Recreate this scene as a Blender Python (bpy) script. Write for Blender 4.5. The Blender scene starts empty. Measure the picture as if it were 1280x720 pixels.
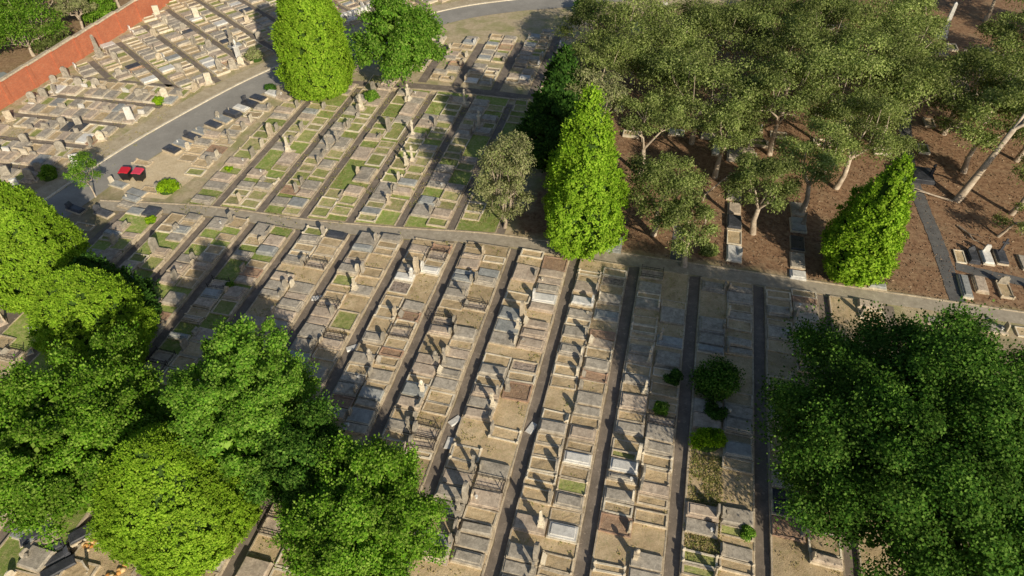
import bpy, math, random
import numpy as np
from mathutils import Vector, noise as mnoise

# ------------------------------------------------------------------ basics
R = math.radians
rng = np.random.default_rng(11)
random.seed(11)
scene = bpy.context.scene
COL = scene.collection
SUN_ELEV, SUN_AZ = 27.0, 42.0          # shadows run 42 degrees left of +Y

def link(o, parent=None):
    COL.objects.link(o)
    if parent: o.parent = parent
    return o

def tag(o, label=None, cat=None, group=None, kind=None):
    if label: o['label'] = label
    if cat: o['category'] = cat
    if group: o['group'] = group
    if kind: o['kind'] = kind
    return o

def empty(name, loc, rz=0.0, label=None, cat=None, group=None, rx=0.0, ry=0.0):
    o = bpy.data.objects.new(name, None)
    o.empty_display_size = 0.3
    o.location = loc; o.rotation_euler = (rx, ry, rz)
    link(o); return tag(o, label, cat, group)

class MB:
    """collects faces, builds one mesh object"""
    def __init__(s): s.v = []; s.f = []; s.m = []
    def add(s, vs, fs, mi=0):
        b = len(s.v); s.v += [tuple(p) for p in vs]
        for f in fs: s.f.append(tuple(b + i for i in f)); s.m.append(mi)
    def box(s, x0, x1, y0, y1, z0, z1, mi=0, t=0.0, tx=None, ty=None, j=0.0, rz=0.0, c=None):
        tx = t if tx is None else tx; ty = t if ty is None else ty
        P = [(x0,y0,z0),(x1,y0,z0),(x1,y1,z0),(x0,y1,z0),
             (x0+tx,y0+ty,z1),(x1-tx,y0+ty,z1),(x1-tx,y1-ty,z1),(x0+tx,y1-ty,z1)]
        if j: P = [(a+random.uniform(-j,j), b+random.uniform(-j,j), d+(random.uniform(-j,j) if k>3 else 0)) for k,(a,b,d) in enumerate(P)]
        if rz:
            cx, cy = c or ((x0+x1)/2,(y0+y1)/2); q, w = math.cos(rz), math.sin(rz)
            P = [(cx+(a-cx)*q-(b-cy)*w, cy+(a-cx)*w+(b-cy)*q, d) for a,b,d in P]
        s.add(P, [(3,2,1,0),(4,5,6,7),(0,1,5,4),(1,2,6,5),(2,3,7,6),(3,0,4,7)], mi)
    def prism(s, prof, x0, x1, mi=0):
        """profile of (y,z) swept along x"""
        n = len(prof)
        V = [(x0,y,z) for y,z in prof] + [(x1,y,z) for y,z in prof]
        F = [tuple(range(n-1,-1,-1)), tuple(range(n,2*n))] + [(i,(i+1)%n,n+(i+1)%n,n+i) for i in range(n)]
        s.add(V, F, mi)
    def lathe(s, cx, cy, prof, n=10, mi=0, cap=True):
        V = []; F = []
        for r, z in prof:
            for k in range(n):
                a = 2*math.pi*k/n; V.append((cx+r*math.cos(a), cy+r*math.sin(a), z))
        for i in range(len(prof)-1):
            for k in range(n):
                F.append((i*n+k, i*n+(k+1)%n, (i+1)*n+(k+1)%n, (i+1)*n+k))
        if cap:
            F.append(tuple(range(n-1,-1,-1))); F.append(tuple((len(prof)-1)*n+k for k in range(n)))
        s.add(V, F, mi)
    def tube(s, pts, rad, n=7, mi=0):
        pts = [Vector(p) for p in pts]; V = []; F = []
        for i, p in enumerate(pts):
            d = (pts[min(i+1,len(pts)-1)] - pts[max(i-1,0)]).normalized()
            u = d.cross(Vector((0.31,0.95,0.1))).normalized(); w = d.cross(u)
            for k in range(n):
                a = 2*math.pi*k/n; V.append(p + (u*math.cos(a)+w*math.sin(a))*rad[i])
        for i in range(len(pts)-1):
            for k in range(n):
                F.append((i*n+k, i*n+(k+1)%n, (i+1)*n+(k+1)%n, (i+1)*n+k))
        F.append(tuple((len(pts)-1)*n+k for k in range(n)))
        s.add(V, F, mi)
    def build(s, name, mats, parent=None, smooth=False, loc=None):
        me = bpy.data.meshes.new(name)
        me.from_pydata(s.v, [], s.f)
        for m in (mats if isinstance(mats, (list, tuple)) else [mats]): me.materials.append(m)
        me.polygons.foreach_set('material_index', s.m)
        if smooth: me.polygons.foreach_set('use_smooth', [True]*len(s.f))
        me.update()
        o = bpy.data.objects.new(name, me)
        if loc: o.location = loc
        return link(o, parent)

# ------------------------------------------------------------------ materials
def nt_new(name):
    m = bpy.data.materials.new(name); m.use_nodes = True
    nt = m.node_tree; nt.nodes.clear()
    out = nt.nodes.new('ShaderNodeOutputMaterial')
    return m, nt, out
class NG:
    def __init__(s, nt): s.nt = nt
    def n(s, t, **k):
        nd = s.nt.nodes.new(t)
        for a, b in k.items():
            if a.startswith('i_'):
                nd.inputs[a[2:].replace('_',' ')].default_value = b
            else: setattr(nd, a, b)
        return nd
    def l(s, a, b): s.nt.links.new(a, b)
    def noise(s, vec, scale, detail=4, rough=.6, dist=0.0):
        nd = s.n('ShaderNodeTexNoise'); nd.inputs['Scale'].default_value = scale
        nd.inputs['Detail'].default_value = detail; nd.inputs['Roughness'].default_value = rough
        nd.inputs['Distortion'].default_value = dist
        if vec is not None: s.l(vec, nd.inputs['Vector'])
        return nd.outputs['Fac']
    def ramp(s, fac, stops, interp='LINEAR'):
        nd = s.n('ShaderNodeValToRGB'); cr = nd.color_ramp; cr.interpolation = interp
        while len(cr.elements) < len(stops): cr.elements.new(0.5)
        for e, (p, c) in zip(cr.elements, stops):
            e.position = p; e.color = (c if len(c) == 4 else (*c, 1)) if isinstance(c, (tuple, list)) else (c, c, c, 1)
        s.l(fac, nd.inputs['Fac']); return nd.outputs['Color']
    def mix(s, fac, a, b, mode='MIX'):
        nd = s.n('ShaderNodeMix', data_type='RGBA', blend_type=mode)
        for q, (val, sock) in enumerate(((fac, nd.inputs[0]), (a, nd.inputs[6]), (b, nd.inputs[7]))):
            if isinstance(val, bpy.types.NodeSocket): s.l(val, sock)
            elif isinstance(val, (int, float)): sock.default_value = val if q == 0 else (val, val, val, 1)
            else: sock.default_value = (*val, 1)
        return nd.outputs[2]
    def math(s, op, a, b=None, c=None, clamp=False):
        nd = s.n('ShaderNodeMath', operation=op); nd.use_clamp = clamp
        for k, val in enumerate((a, b, c)):
            if val is None: continue
            if isinstance(val, bpy.types.NodeSocket): s.l(val, nd.inputs[k])
            else: nd.inputs[k].default_value = val
        return nd.outputs[0]
    def bump(s, h, strength, dist=.05):
        nd = s.n('ShaderNodeBump'); nd.inputs['Strength'].default_value = strength
        nd.inputs['Distance'].default_value = dist; s.l(h, nd.inputs['Height']); return nd.outputs['Normal']
    def bsdf(s, out, color, rough=.9, normal=None, spec=.3, metal=0):
        b = s.n('ShaderNodeBsdfPrincipled')
        if isinstance(color, bpy.types.NodeSocket): s.l(color, b.inputs['Base Color'])
        else: b.inputs['Base Color'].default_value = (*color, 1)
        if isinstance(rough, bpy.types.NodeSocket): s.l(rough, b.inputs['Roughness'])
        else: b.inputs['Roughness'].default_value = rough
        b.inputs['Specular IOR Level'].default_value = spec; b.inputs['Metallic'].default_value = metal
        if normal: s.l(normal, b.inputs['Normal'])
        s.l(b.outputs[0], out.inputs['Surface']); return b
    def pos(s): return s.n('ShaderNodeNewGeometry').outputs['Position']
    def island(s): return s.n('ShaderNodeNewGeometry').outputs['Random Per Island']
    def orand(s): return s.n('ShaderNodeObjectInfo').outputs['Random']

def stone(name, a, b, dark, rough=.85, scale=3.0, stain=.5, speck=.35, spec=.3, vary=.3, bump=.25):
    """weathered stone: large stains, mottling, dark lichen specks, per-object lightness"""
    m, nt, out = nt_new(name); g = NG(nt); p = g.pos()
    c = g.ramp(g.noise(p, scale, 6, .7, .3), [(.36, a), (.60, b)])
    c = g.mix(g.math('MULTIPLY', g.ramp(g.noise(p, 4.2, 5, .75, .8), [(.52, 0.0), (.62, 1.0)]), stain*.8), c, dark)
    c = g.mix(g.math('MULTIPLY', g.ramp(g.noise(p, .9, 6, .7, .6), [(.45, 0.0), (.7, 1.0)]), stain), c, dark)
    fine = g.noise(p, 17, 3, .7)
    c = g.mix(g.math('MULTIPLY', g.ramp(fine, [(.55, 0.0), (.66, 1.0)]), speck), c, tuple(x*.45 for x in dark))
    c = g.mix(g.math('MULTIPLY', g.ramp(g.noise(p, 9, 3, .7, .5), [(.6, 0.0), (.68, 1.0)]), speck*.8), c, tuple(min(1, x*1.35) for x in b))
    v = g.math('ADD', g.math('MULTIPLY', g.orand(), vary*.6), g.math('MULTIPLY_ADD', g.island(), vary*.8, 1.0 - vary*.75))
    c = g.mix(1.0, c, v, 'MULTIPLY')
    g.bsdf(out, c, rough, g.bump(fine, bump, .03), spec)
    return m

def polished(name, a, b, rough=.22):
    m, nt, out = nt_new(name); g = NG(nt); p = g.pos()
    c = g.ramp(g.noise(p, 30, 3, .8), [(.35, a), (.65, b)])
    c = g.mix(g.math('MULTIPLY', g.ramp(g.noise(p, 1.6, 5, .7), [(.45, 0.0), (.75, 1.0)]), .45), c, tuple(min(1, x*1.8+.03) for x in b))
    c = g.mix(1.0, c, g.math('MULTIPLY_ADD', g.orand(), .5, .75), 'MULTIPLY')
    r = g.ramp(g.noise(p, 4, 4), [(.3, rough), (.75, rough+.25)])
    g.bsdf(out, c, r, None, .5); return m

def earth(name, a, b, c2, weeds=(.10,.12,.04), wamt=.5, scale=1.2, bump=.5, thr=.6):
    m, nt, out = nt_new(name); g = NG(nt); p = g.pos()
    n1 = g.noise(p, scale, 7, .7, .3); n2 = g.noise(p, 14, 4, .75)
    c = g.ramp(n1, [(.3, a), (.52, b), (.72, c2)])
    c = g.mix(g.ramp(n2, [(.35, .45), (.6, 0.0)]), c, tuple(x*.5 for x in a))
    w = g.ramp(g.noise(p, 3.3, 6, .75, .4), [(thr-.06, 0.0), (thr+.08, 1.0)])
    c = g.mix(g.math('MULTIPLY', w, wamt), c, weeds)
    d = g.ramp(g.noise(p, 4.0, 4, .8), [(.62, 0.0), (.68, 1.0)])
    c = g.mix(g.math('MULTIPLY', d, .7), c, tuple(x*.35 for x in a))
    c = g.mix(1.0, c, g.math('MULTIPLY_ADD', g.orand(), .35, .82), 'MULTIPLY')
    g.bsdf(out, c, .95, g.bump(n2, bump, .06), .1); return m

def leafmat(name, cols, trans=.3, vary=.35, nscale=.45, dark=.45, gloss=.07):
    """leaf: random tone per leaf, clump-scale light and shade painted in, some light through"""
    m, nt, out = nt_new(name); g = NG(nt); p = g.pos()
    k = len(cols)
    c = g.ramp(g.island(), [((i+.5)/k, x) for i, x in enumerate(cols)])
    n = g.ramp(g.noise(p, nscale, 4, .6), [(.35, dark), (.62, 1.0)])  # noise darkens the colour, imitating shade between leaf clumps
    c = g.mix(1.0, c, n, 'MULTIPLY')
    c = g.mix(1.0, c, g.math('MULTIPLY_ADD', g.orand(), vary, 1-vary/2), 'MULTIPLY')
    b = g.n('ShaderNodeBsdfPrincipled'); g.l(c, b.inputs['Base Color'])
    b.inputs['Roughness'].default_value = .7; b.inputs['Specular IOR Level'].default_value = gloss
    t = g.n('ShaderNodeBsdfTranslucent'); g.l(g.mix(1.0, c, (1.1, 1.15, .6), 'MULTIPLY'), t.inputs['Color'])
    mx = g.n('ShaderNodeMixShader'); mx.inputs[0].default_value = trans
    g.l(b.outputs[0], mx.inputs[1]); g.l(t.outputs[0], mx.inputs[2]); g.l(mx.outputs[0], out.inputs['Surface'])
    return m

def plain(name, col, rough=.6, metal=0, spec=.4, n=.25):
    m, nt, out = nt_new(name); g = NG(nt)
    c = g.mix(g.math('MULTIPLY', g.noise(g.pos(), 6, 4, .7), n*2), col, tuple(x*.5 for x in col))
    g.bsdf(out, c, rough, None, spec, metal); return m

M = {}
M['kerb']   = stone('weathered_concrete', (.45,.375,.27), (.68,.585,.44), (.2,.165,.125), stain=.5)
M['kerb2']  = stone('pale_limestone', (.58,.52,.40), (.76,.69,.56), (.32,.27,.2), stain=.4)
M['edge']   = stone('concrete_edging', (.38,.315,.225), (.60,.51,.375), (.2,.165,.125), stain=.5)
M['s']      = stone('grey_granite', (.32,.287,.238), (.53,.48,.40), (.15,.135,.115), stain=.5, rough=.7)
M['b']      = stone('blue_granite', (.27,.285,.28), (.42,.43,.415), (.15,.155,.15), stain=.4, rough=.45, spec=.5)
M['p']      = stone('pinkish_concrete', (.43,.345,.27), (.62,.52,.41), (.20,.165,.135), stain=.6)
M['w']      = stone('white_marble', (.62,.61,.58), (.80,.79,.75), (.34,.33,.31), stain=.35, speck=.3, rough=.5)
M['d']      = polished('dark_granite', (.028,.03,.037), (.075,.08,.095))
M['r']      = stone('terracotta', (.34,.21,.145), (.50,.35,.25), (.2,.14,.11), stain=.6)
M['hs']     = stone('headstone_stone', (.28,.25,.205), (.46,.42,.35), (.13,.12,.10), stain=.6)
M['iron']   = plain('rusted_iron', (.05,.04,.035), .7)
M['k']      = earth('dry_earth', (.42,.315,.185), (.58,.455,.285), (.69,.56,.375))
M['g']      = earth('short_green_grass', (.27,.29,.10), (.42,.41,.17), (.58,.50,.28), (.18,.26,.055), .6, 1.6, .5, .5)
M['n']      = earth('loose_gravel', (.28,.22,.175), (.44,.36,.30), (.58,.5,.43), (.08,.07,.06), .8, 5.0, 1.0, .55)
M['kg']     = earth('thin_grassy_earth', (.35,.31,.15), (.49,.42,.23), (.62,.51,.31), (.20,.27,.06), .7, 1.3, .5, .5)
M['rr']     = earth('red_gravel', (.34,.225,.15), (.45,.31,.21), (.54,.41,.29), (.16,.10,.08), .6, 4.0, 1.0)
M['bark']   = stone('grey_bark', (.12,.10,.08), (.22,.19,.15), (.06,.05,.04))
M['gum']    = stone('pale_gum_bark', (.38,.31,.23), (.58,.50,.40), (.20,.14,.10), scale=2)
M['stem']   = stone('brown_stem', (.10,.07,.05), (.17,.12,.08), (.05,.04,.03))
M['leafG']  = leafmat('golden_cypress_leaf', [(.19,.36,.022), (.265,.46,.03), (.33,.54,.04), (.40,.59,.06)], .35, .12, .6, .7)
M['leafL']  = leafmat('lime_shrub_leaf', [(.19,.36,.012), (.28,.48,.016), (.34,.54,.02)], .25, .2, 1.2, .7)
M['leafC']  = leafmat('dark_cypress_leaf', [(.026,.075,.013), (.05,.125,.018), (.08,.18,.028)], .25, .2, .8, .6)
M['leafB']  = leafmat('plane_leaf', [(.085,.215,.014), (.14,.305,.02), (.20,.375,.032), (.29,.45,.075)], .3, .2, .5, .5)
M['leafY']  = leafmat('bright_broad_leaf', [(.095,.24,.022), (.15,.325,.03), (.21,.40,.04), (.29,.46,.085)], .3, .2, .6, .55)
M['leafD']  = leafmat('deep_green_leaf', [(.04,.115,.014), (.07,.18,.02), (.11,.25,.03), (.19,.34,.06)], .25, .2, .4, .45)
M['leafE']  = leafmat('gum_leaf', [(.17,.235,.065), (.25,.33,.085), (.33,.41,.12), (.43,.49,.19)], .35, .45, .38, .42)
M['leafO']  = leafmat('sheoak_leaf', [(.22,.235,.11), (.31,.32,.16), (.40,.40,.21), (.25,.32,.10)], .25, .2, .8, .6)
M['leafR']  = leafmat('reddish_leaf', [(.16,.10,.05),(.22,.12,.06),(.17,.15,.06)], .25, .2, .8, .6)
M['core']   = plain('painted_inner_shade', (.04,.085,.010), 1.0, n=.2)  # hull colour kept dark so gaps in the foliage look shaded

# ------------------------------------------------------------------ foliage
def unit(a): return a/np.maximum(np.linalg.norm(a, axis=1, keepdims=True), 1e-9)
def rdir(n): return unit(rng.normal(size=(n,3)))

def leaf_quads(P, A, B):
    """rhombus leaves: P base, A long axis, B half width"""
    n = len(P); V = np.empty((n,4,3), np.float32)
    V[:,0] = P - A*.5; V[:,1] = P + B - A*.05; V[:,2] = P + A*.5; V[:,3] = P - B - A*.05
    return V.reshape(-1,3)
def leaves_facing(P, N, size, aspect=.55):
    N = unit(N); t = unit(np.cross(N, rdir(len(P)))); b = np.cross(N, t)
    s = (size*rng.uniform(.6,1.35,len(P)))[:,None]
    return leaf_quads(P, t*s, b*s*aspect*.5*2)
def leaves_along(P, D, size, aspect=.28):
    D = unit(D); t = unit(np.cross(D, rdir(len(P))))
    s = (size*rng.uniform(.6,1.4,len(P)))[:,None]
    return leaf_quads(P + D*s*.4, D*s, t*s*aspect)

def foliage(name, V, mats, parent, hull=None):
    """V: (4n,3) leaf quads; hull: (verts, quads) of the inside, coloured dark to stand for shade"""
    n = len(V)//4; nh = 0
    faces = np.arange(4*n, dtype=np.int32)
    if hull is not None:
        hv, hf = hull; nh = len(hf); faces = np.concatenate([faces, (np.asarray(hf, np.int32)+4*n).ravel()]); V = np.concatenate([V, np.asarray(hv, np.float32)])
    me = bpy.data.meshes.new(name)
    me.vertices.add(len(V)); me.vertices.foreach_set('co', np.ascontiguousarray(V, np.float32).ravel())
    me.loops.add(len(faces)); me.loops.foreach_set('vertex_index', faces)
    me.polygons.add(n+nh); me.polygons.foreach_set('loop_start', np.arange(0, 4*(n+nh), 4, dtype=np.int32))
    for m in mats: me.materials.append(m)
    mi = np.zeros(n+nh, np.int32); mi[n:] = 1
    me.polygons.foreach_set('material_index', mi)
    me.update(calc_edges=True); me.validate()
    return link(bpy.data.objects.new(name, me), parent)

def wob(x, y, z, s=1.0): return mnoise.noise(Vector((x*s, y*s, z*s)))

def broadleaf(name, label, cat, x, y, zc, rx, rz, mat, nclump=110, per=420, size=.24, trunk_r=.3, group=None, shape=0.0, crad=.21, seed=0, bark='bark', ry=None, fill=.8, zmin=-.45):
    """rounded broad-leaved crown made of leafy boughs; trunk with limbs"""
    global rng
    rng = np.random.default_rng(seed+77); random.seed(seed)
    ry = ry or rx
    t = empty(name, (x, y, 0), 0, label, cat, group)
    C = []
    i = 0
    while len(C) < nclump:
        d = rdir(1)[0]; i += 1
        if d[2] < zmin: continue
        lump = 1 + .30*wob(d[0]*1.7+seed, d[1]*1.7, d[2]*1.7) + .12*wob(d[0]*4+seed, d[1]*4, d[2]*4)
        f = lump*random.choice((1.03, .98, .92, .84, .72))
        C.append((d[0]*rx*f, d[1]*ry*f, zc + d[2]*rz*f*(1 if d[2] > 0 else .8), *d))
    C = np.array(C); Vs = []
    for c in C:
        r = crad*rx*random.uniform(.6,1.5); n = int(per*random.uniform(.6,1.3))
        d = rdir(n); d[:,2] = np.where(d[:,2] < -.25, -d[:,2], d[:,2])
        rad = r*rng.uniform(.35,1.05,n)[:,None]
        P = c[:3] + d*rad*np.array([1.1,1.1,.8])
        N = d*.7 + c[3:]*.5 + rdir(n)*.75 + np.array([0,0,.35])
        Vs.append(leaves_facing(P, N, size))
        m = n//7                                  # loose sprigs sticking out
        D = unit(c[3:] + rdir(m)*.6 + np.array([0,0,.5]))
        Vs.append(leaves_along(c[:3] + rdir(m)*r*.55 + D*r*rng.uniform(.4,1.2,m)[:,None], D, size*1.1, .4))
    n = int(nclump*per*.10*fill)                       # sparse inner leaves
    d = rdir(n); P = np.array([0,0,zc]) + d*np.array([rx,ry,rz])*(rng.uniform(.2,.85,n)[:,None]); P = P[P[:,2] > zc-rz*.55]
    Vs.append(leaves_facing(P, rdir(len(P)) + np.array([0,0,.5]), size*2.2, .7))
    foliage('crown', np.concatenate(Vs), [M[mat]], t)
    mb = MB(); top = (random.uniform(-.4,.4), random.uniform(-.4,.4), zc*.75)
    mb.tube([(0,0,-.1),(0.05,.02,zc*.2),(top[0]*.6,top[1]*.6,zc*.5),top,(top[0]*1.4,top[1]*1.4,zc+rz*.1)],[trunk_r*1.35,trunk_r,trunk_r*.85,trunk_r*.6,trunk_r*.2],9)
    for k in range(9):
        c = C[random.randrange(len(C))]; z0 = zc*random.uniform(.3,.65)
        mb.tube([(0.1,0,z0),(c[0]*.4,c[1]*.4,z0+(c[2]-z0)*.5),(c[0]*.92,c[1]*.92,c[2]-.1)],[trunk_r*.5,trunk_r*.3,.04],6)
    mb.build('trunk', M[bark], t, True)
    return t

def conifer(name, label, cat, x, y, prof, H, Rm, mat, z0=.3, density=9.0, tuft=.42, per=22, leaf=.26, lobes=.14, group=None, seed=0, lean=(0,0), up=.8, fz=1.0, hull=.80, spiky=.3, ex=1.0):
    """dense conifer: sprays over a surface of revolution with lobes, inner hull painted dark as shade in the gaps. prof: [(t, r)] up the height"""
    global rng
    rng = np.random.default_rng(seed+5); random.seed(seed)
    t = empty(name, (x, y, 0), 0, label, cat, group)
    T = np.array([p[0] for p in prof]); RR = np.array([p[1] for p in prof])
    rad = lambda tt: np.interp(tt, T, RR)*Rm
    def surf(a, tt, k=1.0):
        r = float(rad(tt)); z = z0 + tt*(H-z0)
        ca, sa = math.cos(a), math.sin(a)
        l = 1 + lobes*1.5*wob(ca*1.6+seed*3.1, sa*1.6, z*.33) + lobes*1.1*wob(ca*4.5+seed, sa*4.5, z*.9)
        l = 1 + (l-1)*(1 if r > .3 else .3)
        return np.array([ca*r*l*k*ex + lean[0]*tt, sa*r*l*k + lean[1]*tt, z])
    area = 0; tt = np.linspace(0,1,60)
    zs = z0 + tt*(H-z0); rs = rad(tt)
    seg = np.hypot(np.diff(zs), np.diff(rs))*(rs[1:]+rs[:-1])*math.pi
    cdf = np.cumsum(seg)/seg.sum(); n = int(seg.sum()*density)
    Vs = []
    us = rng.random(n); ts = np.interp(us, np.concatenate([[0],cdf]), tt); az = rng.uniform(0, 2*math.pi, n)
    for a, q in zip(az, ts):
        p = surf(a, q, random.uniform(.9,1.05)); e = .02
        p1 = surf(a, min(q+e,1.0)); p0 = surf(a, max(q-e,0.0))
        tan = p1-p0; tan /= max(np.linalg.norm(tan),1e-6)
        rd = np.array([math.cos(a), math.sin(a), 0]); nrm = rd - tan*np.dot(rd, tan); nn = np.linalg.norm(nrm)
        nrm = nrm/nn if nn > .05 else np.array([0,0,1.0])
        if nrm[2] < -.2: nrm[2] *= .3
        main = nrm + np.array([0,0,up]); main /= np.linalg.norm(main)
        s = tuft*random.uniform(.6,1.4)*(1+spiky*max(0,wob(p[0]*1.3,p[1]*1.3,p[2]*1.3)))
        m = max(6, int(per*random.uniform(.7,1.3)))
        off = rdir(m)*s*rng.uniform(.15,.75,m)[:,None]
        P = p + off*np.array([1,1,.8]) + main*s*.25
        D = main + off/s*1.1 + rdir(m)*.25
        q = m*6//10
        Vs.append(leaves_along(P[q:], D[q:], leaf, .30))
        Vs.append(leaves_facing(P[:q], D[:q]*.45 + nrm + np.array([0,0,.25]) + rdir(q)*.38, leaf*.95, .42))
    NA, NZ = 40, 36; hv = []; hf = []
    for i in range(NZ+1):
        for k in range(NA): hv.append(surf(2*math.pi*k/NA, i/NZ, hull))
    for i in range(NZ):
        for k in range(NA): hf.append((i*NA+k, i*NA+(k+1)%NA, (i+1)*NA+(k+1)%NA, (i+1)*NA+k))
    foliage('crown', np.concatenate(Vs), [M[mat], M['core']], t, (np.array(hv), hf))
    mb = MB(); mb.tube([(0,0,-.1),(0,0,H*.2),(lean[0]*.6,lean[1]*.6,H*.6)],[.32,.26,.1],8); mb.build('trunk', M['bark'], t, True)
    return t

def gum(name, label, x, y, H, Rc, mat='leafE', nheads=13, per=380, lean=(0,0), seed=0, group=None, size=.17, flat=.6, trunk_r=.26, hr=.34, bark='gum', low=.45, cat='eucalyptus tree', tw=3, open_=1.0, zmin=-.35):
    """eucalypt: bare leaning trunk forking to pale limbs that carry rounded heads of leaves with gaps between"""
    global rng
    rng = np.random.default_rng(seed+901); random.seed(seed+3)
    t = empty(name, (x, y, 0), 0, label, cat, group)
    mb = MB(); Vs = []
    fork = Vector((lean[0]*.45, lean[1]*.45, H*low))
    mid = Vector((lean[0]*.2+random.uniform(-.2,.2), lean[1]*.2+random.uniform(-.2,.2), H*low*.5))
    mb.tube([(0,0,-.1), mid, fork], [trunk_r*1.4, trunk_r, trunk_r*.8], 8)
    cen = Vector((lean[0], lean[1], H - Rc*flat))
    heads = []
    tries = 0
    while len(heads) < nheads and tries < 800:
        tries += 1
        d = Vector(rdir(1)[0]); 
        if d.z < zmin: continue
        f = random.uniform(.55,1.0)
        h = cen + Vector((d.x*Rc*f, d.y*Rc*f, d.z*Rc*flat*f))
        if any((h-q).length < Rc*hr*.95*open_ for q in heads): continue
        heads.append(h)
    limbs = []
    nl = max(3, nheads//3)
    for k in range(nl):
        a = 2*math.pi*k/nl + random.uniform(-.4,.4)
        e = cen + Vector((math.cos(a)*Rc*.42, math.sin(a)*Rc*.42, -Rc*flat*.35))
        m1 = fork.lerp(e, .5) + Vector((random.uniform(-.4,.4), random.uniform(-.4,.4), .3))
        mb.tube([fork, m1, e], [trunk_r*.6, trunk_r*.42, trunk_r*.28], 6); limbs.append(e)
    for h in heads:
        e = min(limbs, key=lambda q: (q-h).length)
        mb.tube([e, e.lerp(h,.55)+Vector((random.uniform(-.3,.3),random.uniform(-.3,.3),-.15)), h], [trunk_r*.26, trunk_r*.16, .025], 5)
        r = Rc*hr*random.uniform(.75,1.3); n = int(per*(r/(Rc*hr))**2)
        hc = np.array(h)
        sub = [hc] + [hc + rdir(1)[0]*r*.42*np.array([1,1,.6]) for _ in range(tw)]
        for sc in sub:
            m = n//(tw+1); d = rdir(m); d[:,2] = np.where(d[:,2] < -.15, -d[:,2]*.7, d[:,2])
            P = sc + d*(r*.68*rng.uniform(.55,1.05,m)[:,None])*np.array([1,1,.72])
            Vs.append(leaves_facing(P, d*.8 + rdir(m)*.7 + np.array([0,0,.2]), size, .42))
            mm = m//4; d = rdir(mm)
            Vs.append(leaves_along(sc + d*r*.72*np.array([1,1,.7]), d*.6+np.array([0,0,-.4])+rdir(mm)*.5, size*1.4, .2))
    foliage('crown', np.concatenate(Vs), [M[mat]], t)
    mb.build('trunk', M[bark], t, True)
    return t

def bush(name, label, x, y, r, h, mat, per=2600, size=.14, seed=0, z=0.0, group=None, cat='bush', spread=1.0):
    global rng
    rng = np.random.default_rng(seed+31); random.seed(seed)
    t = empty(name, (x, y, z), random.uniform(0,6), label, cat, group)
    Vs = []; nb = max(7, int(16*r))
    for k in range(nb):
        d = rdir(1)[0]; d[2] = abs(d[2])
        c = np.array([d[0]*r*.62*spread, d[1]*r*.62, h*.25 + d[2]*h*.45]); rr = r*random.uniform(.3,.5)
        n = per//nb; q = rdir(n); q[:,2] = np.where(q[:,2] < -.3, -q[:,2], q[:,2])
        Vs.append(leaves_facing(c + q*rr*rng.uniform(.5,1.05,n)[:,None]*np.array([1,1,min(1.3,h/r)]), q + rdir(n)*.8, size))
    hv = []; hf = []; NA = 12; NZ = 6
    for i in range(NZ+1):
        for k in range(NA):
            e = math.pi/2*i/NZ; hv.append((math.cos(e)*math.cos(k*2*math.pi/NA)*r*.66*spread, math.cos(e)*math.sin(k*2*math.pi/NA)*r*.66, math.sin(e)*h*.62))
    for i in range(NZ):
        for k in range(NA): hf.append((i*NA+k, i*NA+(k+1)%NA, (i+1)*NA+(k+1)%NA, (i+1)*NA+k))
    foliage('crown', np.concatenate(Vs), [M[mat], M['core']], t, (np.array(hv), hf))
    mb = MB()
    for k in range(4): mb.tube([(0,0,-.05),(random.uniform(-.3,.3)*r,random.uniform(-.3,.3)*r,h*.5)],[.05,.02],5)
    mb.build('stem', M['stem'], t)
    return t
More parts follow.
